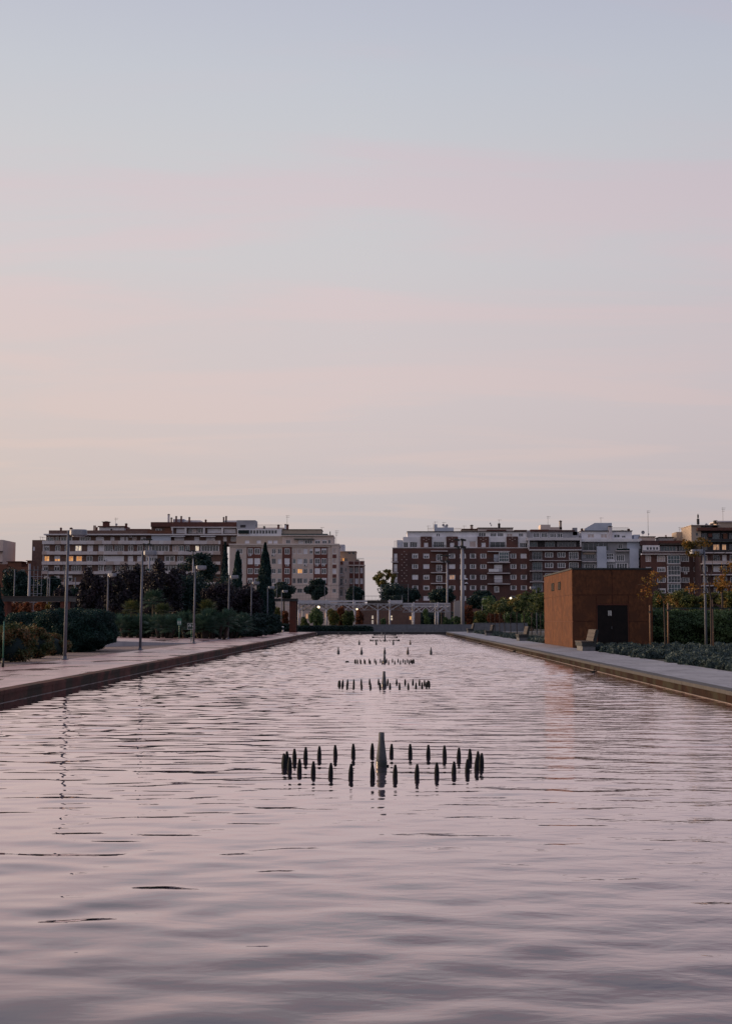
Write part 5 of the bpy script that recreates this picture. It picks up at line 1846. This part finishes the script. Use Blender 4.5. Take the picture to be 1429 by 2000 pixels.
net_fence('tall ball net before the autumn tree in the gap between the blocks', (744, 797), 228, 1141)
net_fence('ball net before the clipped pines left of the gap', (540, 634, 690), 232, 1142)
net_fence('lower ball net above the canopy roof', (709, 785), 205, 1163)
net_fence('ball net behind the portal at the far left', (27, 92, 125), 135, 1112, None, False)
net_fence('ball net behind the clipped hedge on the left', (96, 146), 128, 1128, None, False)

# glowing lamps in the distance
for (px, py, Y, r, lab) in ((622, 1186, 168, .17, 'bright round lamp glowing above the shrubs before the taller canopy'), (815, 1166.5, 300, .28, 'small bright lamp on the brick block above the lower canopy'),
                            (997, 1168.5, 290, .26, 'bright white street light among the autumn trees'), (984, 1169, 300, .2, 'dim warm street light left of the bright white one'),
                            (697, 1190, 176, .12, 'tiny warm lamp under the taller canopy')):
    t = thing('globe_lamp', lab, 'lamp', (PX(px, Y), Y, 0), 'distant lit lamps')
    z = PZ(py, Y)
    MB().tube((0, 0, 0), (0, 0, z - r * .9), .06, .05, 6).build('pole', 'galvanised', t, True)
    MB().lathe([(.02, -r), (r * .7, -r * .7), (r, 0), (r * .7, r * .7), (.02, r)], 12, (0, 0, z)).build('globe', 'lamp_glow', t, True)

# ------------------------------------------------------------------ signs and small posts


def sign_post(name, label, px, Y, z0, z1, w, mat, base=0.0):
    t = thing(name, label, 'sign', (PX(px, Y), Y, base))
    MB().tube((0, .03, 0), (0, .03, z1 - .02), .025, .025, 6).build('post', 'green_paint', t, True)
    bd = MB().box(-w / 2, w / 2, -.02, .005, z0, z1).build('board', mat, t)
    return t, bd


t, bd = sign_post('park_sign', 'green notice board with small white figures before the low palms', 350.5, 87, 1.12, 1.58, .30, 'green_paint')
m = MB()
for i, x in enumerate((-.09, 0, .09)):
    m.lathe([(.022, 0), (.022, .008)], 8, (0, 0, 0)) if False else None
    m.box(x - .022, x + .022, -.028, -.0215, 1.22, 1.36).box(x - .018, x + .018, -.028, -.0215, 1.375, 1.41)
m.box(-.11, .11, -.028, -.0215, 1.15, 1.165)
m.build('pictogram', 'sign_white', bd)
t, bd = sign_post('wayfinding_sign', 'green wayfinding sign with white icons left of the third street lamp', 374, 84, .86, 1.26, .50, 'green_dark_paint')
MB().box(-.25, -.232, -.027, -.0215, .86, 1.26).box(.232, .25, -.027, -.0215, .86, 1.26).box(-.232, .232, -.027, -.0215, .86, .878).box(-.232, .232, -.027, -.0215, 1.242, 1.26).build('border', 'sign_white', bd)
m = MB()
n = 14
k = len(m.v)
for rr in (.085, .045):
    for i in range(n):
        a = 2 * math.pi * i / n
        m.v.append((-.08 + rr * math.cos(a), -.027, 1.09 + rr * math.sin(a)))
for i in range(n):
    if i in (9, 10, 11):
        continue
    j = (i + 1) % n
    m.f.append((i, j, n + j, n + i))
m.prism([(.06, 1.02), (.19, 1.02), (.125, 1.15)], -.028, -.0215)
m.build('icon', 'sign_white', bd)
t = thing('marker_post', 'thin dark green post on the left path edge at the far left', 'post', (PX(8.5, 40.5), 40.5, 0))
MB().tube((0, 0, .28), (0, 0, 1.44), .026, .022, 8).build('post', 'green_paint', t, True)
MB().tube((0, 0, 0), (0, 0, .29), .042, .04, 8).build('base', 'dark_metal', t, True)
t = thing('bollard', 'small white bollard beside the rusty portal column', 'bollard', (PX(552.5, 149), 149, 0))
MB().tube((0, 0, 0), (0, 0, .72), .10, .10, 8).build('post', 'white_paint', t, True)

# ------------------------------------------------------------------ planting, left side
for i, (px, Y, zt, hw, n, lab) in enumerate(((-38, 45, 1.25, 1.0, 7000, 'autumn shrub cut by the left edge of the photo'), (22, 46, 1.34, .95, 9000, 'taller reddish autumn shrub by the thin green post'),
                                             (66, 50, 1.22, .85, 8000, 'reddish autumn shrub between the green post and the nearest lamp'), (104, 54, .98, .75, 6500, 'lower green and orange shrub just left of the nearest lamp'))):
    t = thing('autumn_shrub', lab, 'shrub', (PX(px, Y), Y, 0), 'autumn shrubs by the left path')
    woody(t, .25, .03, zt, hw, 9)
    p = crown_pts(n, (0, 0, zt * .47), (hw, hw, zt * .56), 34, .36, -.85, .4)
    p = p[p[:, 2] > .02]
    leaves('foliage', p, .065, 'leaf_autumn_shrub', t, 1.6)
    core = MB().lathe([(hw * .5, .03), (hw * .66, zt * .3), (hw * .55, zt * .55), (hw * .2, zt * .72)], 12).build('core_or_branches', 'hedge_inner', t, True)  # dark filler body added behind the leaves, no real branches
hedge('clipped_hedge', 'large dark clipped rounded hedge behind the nearest street lamp', (PX(138, 60), 61, .98), (1.75, 2.2, .98), 70000, .05, 'leaf_hedge', 'clipped hedges')
hedge('clipped_hedge', 'dark clipped hedge behind the reddish shrubs at the far left', (PX(62, 63), 64, .90), (1.6, 1.8, .92), 46000, .052, 'leaf_hedge', 'clipped hedges')
hedge('clipped_hedge', 'dark hedge at the far left edge below the portal', (PX(-10, 66), 66, .8), (1.5, 1.8, .8), 14000, .08, 'leaf_hedge', 'clipped hedges')
cypress('dark cypress cut by the left edge of the photo', -10, 58, PZ(1120, 58), .42, 9000, .3, .08)

# plum trees and palms behind the terrace
PLUM = 'plum trees behind the left path'
for a in ((122, 112, 1140, 26, 1.0, 'purple-leaved tree just left of the nearest lamp pole'), (176, 106, 1104, 30, 1.2, 'dark purple-leaved tree above the terrace lamp'), (226, 118, 1112, 36, 1.2, 'purple-leaved tree between the terrace lamp and the second street lamp'),
          (258, 125, 1092, 30, 1.5, 'thin-topped purple-leaved tree left of the second street lamp'), (318, 112, 1086, 46, 1.2, 'broad dark purple-leaved tree above the fan palms'), (352, 128, 1094, 36, 1.0, 'dark purple-leaved tree below the short bracketed mast'),
          (425, 122, 1120, 38, 1.0, 'purple-leaved tree left of the fourth street lamp'), (478, 132, 1140, 34, .8, 'purple-leaved tree between the fourth and fifth street lamps')):
    px, Y, yt, hw, zb, lab = a
    tree('plum_tree', lab, px, Y, PZ(yt, Y), hw * Y / 2500, zb, 'leaf_plum', 9500, .14, PLUM, 34, .30, .11, None, 0, -.8, 'tree', .35, 9)
for (px, Y, yt, hw, lab) in ((300, 135, 1100, 55, 'dark evergreen behind the purple-leaved trees'), (420, 142, 1128, 52, 'dark evergreen behind the fourth street lamp'), (190, 140, 1128, 50, 'dark evergreen behind the terrace lamp'), (240, 132, 1118, 44, 'dark evergreen left of the second street lamp'), (342, 126, 1108, 48, 'dark evergreen below the broad purple-leaved tree'), (452, 138, 1140, 40, 'dark evergreen between the third and fourth street lamps'), (150, 128, 1142, 34, 'dark evergreen behind the nearest street lamp'), (478, 146, 1160, 40, 'low dark evergreen left of the tallest cypress'),
                             (370, 138, 1110, 50, 'dark evergreen above the wayfinding sign')):
    tree('evergreen_tree', lab, px, Y, PZ(yt, Y), hw * Y / 2500, .1, 'leaf_dark', 11000, .17, 'dark evergreens on the left', 30, .36, .14, None, 0, -.95, 'tree', .3)
fan_palm('fan_palm', 'tall fan palm right of the second street lamp', 300, 99, 0, 2.7, 34, .55, .75, 'leaf_palm', 'fan palms', .2)
fan_palm('fan_palm', 'yellowing fan palm right of the second lamp, below the tall one', 318, 97, 0, 1.75, 26, .5, .62, 'leaf_palm_yellow', 'fan palms', .2)
fan_palm('fan_palm', 'fan palm with yellow tips left of the second street lamp', 258, 98, 0, 1.9, 26, .5, .65, 'leaf_palm_yellow', 'fan palms', .2)
fan_palm('fan_palm', 'yellow-green fan palm behind the third street lamp', 404, 103, 0, 2.1, 30, .5, .7, 'leaf_palm_yellow', 'fan palms', .1)
for i, (px, Y, lab) in enumerate(((228, 93, 'low bushy palm right of the terrace lamp'), (258, 92, 'low bushy palm behind the second street lamp, left side'), (290, 92, 'low bushy palm just right of the second street lamp'), (322, 91, 'low bushy palm left of the green notice board'),
                                  (345, 97, 'low bushy palm behind the green notice board'), (372, 95, 'low bushy palm behind the wayfinding sign'), (400, 94, 'low bushy palm right of the third street lamp'), (424, 96, 'low bushy palm left of the fourth street lamp'), (447, 103, 'low bushy palm behind the fourth street lamp'), (470, 108, 'low bushy palm right of the fourth street lamp'))):
    fan_palm('bushy_palm', lab, px, Y, 0, random.uniform(.75, 1.25), 22, .62, .62, 'leaf_palm', 'low bushy palms', .05, 1.25, 5)
    # undergrowth that closes the clump
for i, (px, Y, hw, zt) in enumerate(((240, 104, 2.3, 1.7), (300, 104, 2.6, 1.7), (360, 105, 2.6, 1.6), (420, 106, 2.4, 1.7), (470, 112, 2.2, 1.6), (505, 128, 2.2, 1.9), (535, 158, 2.0, .9))):
    hedge('undergrowth', ('dark undergrowth behind the terrace lamp palms', 'dark undergrowth below the tall fan palm', 'dark undergrowth behind the green signs', 'dark undergrowth right of the third street lamp', 'dark undergrowth behind the fourth and fifth lamps', 'dark undergrowth at the foot of the tallest cypress', 'low dark undergrowth under the rusty portal')[i], (PX(px, Y), Y, zt * .45), (hw, 1.4, zt * .62), 9000, .13, 'leaf_dark', 'undergrowth on the left', 2.4, 'shrub', .16)
cypress('slim cypress before the join of the long block and the cream block', 438.5, 165, PZ(1059, 165), .62, 9000, .5, .13, .75, 1)
cypress('shorter cypress between the two others', 463, 160, PZ(1077, 160), .72, 9000, .5, .13, .5, 2)
cypress('tallest broad cypress at the end of the left path', 517, 138, PZ(1061, 138), 1.0, 20000, .3, .12, .85, 3)
tree('orange_shrub', 'small shrub with orange and pale leaves left of the fifth street lamp', 476, 111, .95, .35, .2, 'leaf_yellow', 400, .09, None, 8, .4, .03, None, 0, -.5, 'shrub')

# round clipped pines behind, autumn trees in the far left
for (px, Y, yt, yb, hw, lab) in ((390, 236, 1080, 1135, 40, 'round dark pine before the right end of the long block'), (554, 246, 1134, 1172, 23, 'round clipped pine right of the tallest cypress'), (617, 246, 1132, 1172, 25, 'round clipped pine before the right half of the cream block'),
                                 (692, 252, 1142, 1182, 22, 'round dark pine before the small cream block'), (768, 250, 1140, 1184, 34, 'broad dark pine below the autumn tree in the gap'), (800, 252, 1146, 1184, 20, 'dark pine behind the tall ball net post'), (862, 262, 1148, 1186, 27, 'round dark pine before the brick block left of the masts'),
                                 (940, 250, 1153, 1195, 30, 'dark pine right of the tall camera mast'), (30, 190, 1108, 1180, 34, 'dark green tree below the low brick roofs'), (100, 190, 1124, 1172, 18, 'umbrella pine behind the ladder mast'), (82, 200, 1128, 1180, 20, 'dark tree between the ladder mast and the umbrella pine')):
    tree('pine_tree', lab, px, Y, PZ(yt, Y), hw * Y / 2500, PZ(yb, Y), 'leaf_dark', 7500, .24, 'round pines in the distance', 26, .38, .2, None, 0, -.7, 'tree', .3)
tree('autumn_tree', 'thin golden tree in the gap between the apartment blocks', 750, 300, PZ(1107, 300), 25 * .12, PZ(1152, 300), 'leaf_autumn', 1900, .30, 'autumn trees', 44, .20, .2, None, 0, -.7, 'tree', .6)
for (px, Y, yt, yb, hw, lab, mt) in ((26, 120, 1172, 1206, 15, 'rusty red shrub behind the far left portal column', 'leaf_rust'), (48, 118, 1170, 1206, 14, 'orange shrub below the ladder mast', 'leaf_rust'), (80, 120, 1168, 1206, 16, 'rust-red shrub under the portal beam', 'leaf_rust'), (104, 119, 1170, 1206, 15, 'orange-brown shrub left of the nearest lamp pole', 'leaf_autumn')):
    tree('autumn_tree', lab, px, Y, PZ(yt, Y), hw * Y / 2500, PZ(yb, Y), mt, 2600, .10, 'autumn trees', 18, .34, .06, None, 0, -.9)

# shrubs in front of the canopies
for (px, Y, yt, yb, hw, mt, lab) in ((617.5, 164, 1188, 1232, 14, 'leaf_green', 'tall dense green shrub below the bright round lamp'), (650, 166, 1186, 1230, 13, 'leaf_autumn', 'yellowing shrub right of the bright round lamp'), (681, 167, 1187, 1229, 13.5, 'leaf_olive', 'rounded olive shrub before the middle of the taller canopy'),
                                     (594, 166, 1207, 1232, 11, 'leaf_olive', 'low yellow-green shrub right of the rusty portal column'), (702, 172, 1188, 1226, 9, 'leaf_rust', 'reddish shrub right of the rounded olive shrub'), (540, 172, 1182, 1226, 12, 'leaf_autumn', 'orange tree seen through the rusty portal'), (665, 168, 1183, 1225, 8, 'leaf_rust', 'rusty shrub between the olive shrubs'),
                                     (555, 176, 1190, 1228, 9, 'leaf_rust', 'rust-coloured shrub beside the portal column')):
    tree('canopy_shrub', lab, px, Y, PZ(yt, Y), hw * Y / 2500, max(.05, PZ(yb, Y)), mt, 3600, .12, 'shrubs before the canopies', 20, .40, .06, None, 0, -.95, 'shrub', .3)
hedge('clipped_hedge', 'low dark hedge at the foot of the shrubs beyond the pool', (PX(640, 157), 157, .3), (5.2, .6, .42), 12000, .12, 'leaf_dark', 'clipped hedges', 4.0)
for (px, Y, yt, hw, lab) in ((748, 170, 1206, 5, 'small dark bush on the wall before the brown brick building'), (835, 176, 1190, 12, 'dark green tree under the lower canopy'), (872, 178, 1203, 10, 'bush at the right end of the lower canopy'), (893, 176, 1203, 9, 'bush before the pale concrete panel')):
    tree('garden_bush', lab, px, Y, PZ(yt, Y), hw * Y / 2500, .4, 'leaf_green', 1500, .13, 'bushes around the canopies', 12, .4, .05, None, 0, -.95, 'shrub')

# ------------------------------------------------------------------ planting, right side
for (px, Y, yt, yb, hw, mt, n, lab) in ((914, 182, 1178, 1226, 12, 'leaf_rust', 3500, 'rust-red tree right of the tall mast'), (955, 200, 1160, 1205, 24, 'leaf_green', 4500, 'green tree behind the distant street lamp'), (985, 185, 1168, 1212, 20, 'leaf_autumn', 3500, 'yellowing tree below the bright white street light'),
                                       (1012, 180, 1158, 1210, 22, 'leaf_autumn', 3800, 'orange and green tree left of the rusty hut'), (1040, 175, 1148, 1205, 24, 'leaf_olive', 4600, 'bright green tree touching the rusty hut'), (1065, 182, 1155, 1205, 18, 'leaf_olive', 3000, 'green tree half hidden by the rusty hut'),
                                       (968, 178, 1190, 1224, 16, 'leaf_rust', 2600, 'low rusty tree behind the third bench'), (1000, 172, 1192, 1224, 18, 'leaf_green', 2800, 'low green tree behind the second bench'), (1035, 168, 1190, 1226, 18, 'leaf_green', 2800, 'low dark green tree by the rusty hut'), (935, 186, 1192, 1222, 14, 'leaf_autumn', 2200, 'low brownish tree behind the farthest bench')):
    tree('park_tree', lab, px, Y, PZ(yt, Y), hw * Y / 2500, max(.3, PZ(yb, Y)), mt, n, .17, 'trees behind the right path', 22, .36, .1, None, 0, -.9, 'tree', .4)
# slender young trunks in a row with a thin climbing canopy
for i in range(9):
    Y = 104 + i * 6.2
    x = 12.6
    px = 752 + x * 2500 / Y
    t = thing('young_tree', ('first', 'second', 'third', 'fourth', 'fifth', 'sixth', 'seventh', 'eighth', 'ninth')[i] + ' slim young tree of the row beyond the rusty hut, counted from the hut', 'tree', (x, Y, 0), 'row of young trees')
    woody(t, 2.0, .045, 3.6, .9, 5)
    leaves('crown', crown_pts(700, (0, 0, 2.9), (1.1, 1.1, .8), 12, .35, -.8, .4), .14, ('leaf_autumn', 'leaf_olive', 'leaf_olive')[i % 3], t)

# lavender bands along the right path
for i, (xa, ya, yb, w, h, lab) in enumerate(((11.05, 24, 67, 1.0, .42, 'grey-green lavender band along the near right path'), (10.75, 83, 148, .7, .42, 'grey-green lavender band along the right path beyond the rusty hut'))):
    n = 85000 if i == 0 else 26000
    ln_ = yb - ya
    t = thing('lavender_bed', lab, 'shrub bed', (xa, (ya + yb) / 2, 0), 'lavender beds')
    nb = int(ln_ * 6)
    cx_ = rng.uniform(-w, w, nb)
    cy_ = rng.uniform(-ln_ / 2, ln_ / 2, nb)
    rr = rng.uniform(.16, .32, nb)
    kk = rng.integers(0, nb, n)
    d = unit(n)
    d[:, 2] = np.abs(d[:, 2])
    p = np.stack([cx_[kk], cy_[kk], np.zeros(n)], 1) + d * (rr[kk] * rng.uniform(.75, 1.05, n))[:, None] * np.array((1, 1, 1.05 * h / .42))
    leaves('foliage', p, .045 if i == 0 else .06, 'leaf_lavender', t, 3.0, up=.9)
    m = MB()
    for q in range(nb):
        r_ = rr[q] * .72
        m.lathe([(r_, 0), (r_ * .85, r_ * .45), (r_ * .4, r_ * .8), (.02, r_ * .9)], 7, (cx_[q], cy_[q], 0))
    m.build('core_or_branches', 'hedge_inner', t, True)['kind'] = 'stuff'  # dark solid cores added inside the mounds to close the gaps
# wider planting of the same band further from the path
t = thing('lavender_bed', 'grey-green lavender mounds around the staked trees', 'shrub bed', (14.6, 58, 0), 'lavender beds')
n, nb = 95000, 620
cx_ = rng.uniform(-2.5, 4.2, nb)
cy_ = rng.uniform(-32, 9.4, nb)
rr = rng.uniform(.16, .33, nb)
kk = rng.integers(0, nb, n)
d = unit(n)
d[:, 2] = np.abs(d[:, 2])
leaves('foliage', np.stack([cx_[kk], cy_[kk], np.zeros(n)], 1) + d * (rr[kk] * rng.uniform(.75, 1.05, n))[:, None], .05, 'leaf_lavender', t, 3.0, up=.9)
m = MB()
for q in range(nb):
    r_ = rr[q] * .72
    m.lathe([(r_, 0), (r_ * .85, r_ * .45), (r_ * .4, r_ * .8), (.02, r_ * .9)], 7, (cx_[q], cy_[q], 0))
m.build('core_or_branches', 'hedge_inner', t, True)['kind'] = 'stuff'  # added dark cores again, filling each mound behind its leaves

# dark hedge behind the staked trees
hedge('clipped_hedge', 'dark green hedge behind the staked trees right of the rusty hut', (PX(1345, 78), 79, .95), (4.6, 1.3, 1.05), 30000, .10, 'leaf_green', 'clipped hedges', 3.0, 'hedge', .14)
hedge('clipped_hedge', 'dark green hedge running out of the right edge', (PX(1500, 76), 77, .95), (3.4, 1.3, 1.05), 16000, .10, 'leaf_green', 'clipped hedges', 3.0, 'hedge', .14)

# staked young trees
stake_me = MB().tube((0, 0, -.1), (0, 0, 2.15), .045, .042, 8).mesh('pole', 'stake_wood', True)
tie_me = MB().box(-.055, .055, -.055, .055, 1.78, 1.86).mesh('tie', 'dark_metal')


def stake(px, Y, h, label, lean=0.0):
    t = thing('tree_stake', label, 'stake', (PX(px, Y), Y, 0), 'tree stakes')
    t.rotation_euler = (0, lean, 0)
    o = obj('pole', stake_me, t)
    o.scale = (1, 1, h / 2.15)
    obj('tie', tie_me, t).scale = (1, 1, h / 2.15)


stake(1268.5, 64, 2.22, 'wooden stake right against the corner of the rusty hut')
stake(1303, 62, 2.3, 'wooden stake in the middle of the lavender, left of the lamp pole', .01)
stake(1391, 59, 2.42, 'wooden stake at the far right, just right of the lamp pole', -.01)


def staked_tree(label, px, Y, path, core_or_branches, clusters, n):
    """path/branch points in photo-like offsets: metres from the foot"""
    t = thing('staked_tree', label, 'tree', (PX(px, Y), Y, 0), 'staked young trees')
    m = MB()
    tube_path(m, [Vector((a, b, c)) for a, b, c in path], .055, .022, 7)
    for br in core_or_branches:
        tube_path(m, [Vector(q) for q in br], .022, .006, 5)
    m.build('trunk', 'bark', t, True)
    pts = []
    for (x, y, z, rx, rz, f) in clusters:
        q = int(n * f)
        pts.append(crown_pts(q, (x, y, z), (rx, rx, rz), 9, .42, -.9, .3))
    leaves('crown', np.concatenate(pts), .07, 'leaf_yellow', t, 1.4)


staked_tree('young tree with thinning orange leaves beside the rusty hut', 1298, 63,
            [(0, 0, -.1), (-.03, 0, 1.5), (-.05, 0, 2.4), (-.28, 0, 2.9), (-.55, 0, 3.5)],
            [[(-.28, 0, 2.9), (-.6, .1, 3.1), (-1.0, .1, 3.5)], [(-.05, 0, 2.4), (.2, .1, 2.9), (.35, .1, 3.3)], [(-.28, 0, 2.9), (-.2, -.2, 3.4), (-.1, -.3, 3.8)], [(-.4, 0, 3.2), (-.9, 0, 3.3), (-1.3, .1, 3.2)]],
            [(-.8, 0, 3.4, .55, .5, .35), (-.3, 0, 3.6, .5, .4, .2), (-.9, 0, 2.7, .5, .4, .2), (.0, 0, 2.5, .5, .35, .25)], 380)
staked_tree('young tree with golden leaves at the right edge, beside the lamp pole', 1387, 58.5,
            [(0, 0, -.1), (.02, 0, 1.5), (.02, 0, 2.5), (-.05, 0, 3.2), (-.1, 0, 3.6)],
            [[(-.05, 0, 3.2), (-.4, 0, 3.8), (-.5, 0, 4.5), (-.8, 0, 5.0)], [(-.05, 0, 3.3), (.15, 0, 3.8), (.1, 0, 4.4), (.5, 0, 5.0)], [(.02, 0, 2.4), (.5, 0, 2.8), (1.0, .1, 3.1)], [(0, 0, 2.6), (-.5, .1, 3.0), (-.9, .1, 3.2)], [(.1, 0, 4.2), (.6, 0, 4.5), (1.0, 0, 4.7)]],
            [(-.95, 0, 4.95, .45, .30, .30), (-.35, 0, 5.05, .5, .26, .24), (-.75, .1, 4.5, .4, .22, .10), (.9, 0, 3.9, .5, .5, .12), (.5, 0, 3.0, .8, .3, .14), (-.6, 0, 2.9, .7, .3, .10)], 1150)
# row of autumn trees and a fence further back on the right
for i, (px, Y, yt, yb, hw, mt, lab) in enumerate(((1290, 118, 1152, 1196, 26, 'leaf_autumn', 'autumn tree just right of the rusty hut'), (1325, 112, 1148, 1192, 30, 'leaf_autumn', 'green-gold tree before the glazed bay'), (1352, 104, 1160, 1192, 24, 'leaf_autumn', 'orange-tinted tree left of the right lamp pole'),
                                                 (1390, 108, 1155, 1194, 28, 'leaf_autumn', 'autumn tree behind the right lamp pole'), (1425, 100, 1150, 1190, 28, 'leaf_autumn', 'autumn tree at the right edge of the photo'), (1410, 84, 1118, 1160, 16, 'leaf_yellow', 'sparse golden tree top at the right edge'), (1470, 96, 1150, 1190, 30, 'leaf_autumn', 'autumn tree beyond the right edge'))):
    tree('park_tree', lab, px, Y, PZ(yt, Y), hw * Y / 2500, PZ(yb, Y), mt, 4600 if mt != 'leaf_yellow' else 350, .11, 'trees behind the right path', 20, .36, .09, None, 0, -.9, 'tree', .4)
t = thing('wire_fence', 'tall dark wire fence behind the hedge on the right', 'fence', (PX(1350, 84), 84, 0))
ox = t.location.x
zt = PZ(1187, 84)
for px in range(1275, 1480, 24):
    MB().box(PX(px, 84) - ox - .03, PX(px, 84) - ox + .03, -.03, .03, -.05, zt).build('post', 'green_dark_paint', t)
m = MB().box(PX(1275, 84) - ox, PX(1478, 84) - ox, -.02, .02, zt - .06, zt)
a, b = PX(1275, 84) - ox, PX(1478, 84) - ox
for i in range(int((b - a) / .12)):
    m.box(a + i * .12 - .004, a + i * .12 + .004, -.004, .004, .1, zt - .06)
for i in range(int(zt / .3)):
    m.box(a, b, -.004, .004, .2 + i * .3, .208 + i * .3)
m.build('mesh_panel', 'green_dark_paint', t)
# dark shrubbery behind that fence, and far belts of trees that hide the ground at the foot of the blocks
for i, (px, Y, hw, zt, mt, lab) in enumerate(((1330, 130, 7.5, 2.0, 'leaf_dark', 'dark shrubbery behind the wire fence on the right'), (1460, 128, 6.5, 2.0, 'leaf_dark', 'dark shrubbery beyond the right edge'), (1010, 205, 9.5, 2.6, 'leaf_green', 'green shrubbery behind the autumn trees left of the hut'),
                                             (60, 205, 12, 2.4, 'leaf_dark', 'dark shrubbery far behind the left portal'), (250, 215, 12, 4.0, 'leaf_dark', 'dark belt of shrubs behind the terrace trees'), (620, 270, 13, 3.0, 'leaf_dark', 'dark belt of shrubs at the foot of the cream block'), (800, 275, 13, 3.0, 'leaf_dark', 'dark belt of shrubs at the foot of the red brick block'))):
    hedge('shrubbery', lab, (PX(px, Y), Y, zt * .45), (hw, 2.2, zt * .6), 9000, .22, mt, 'belts of shrubs', 3.5, 'shrub', .16)
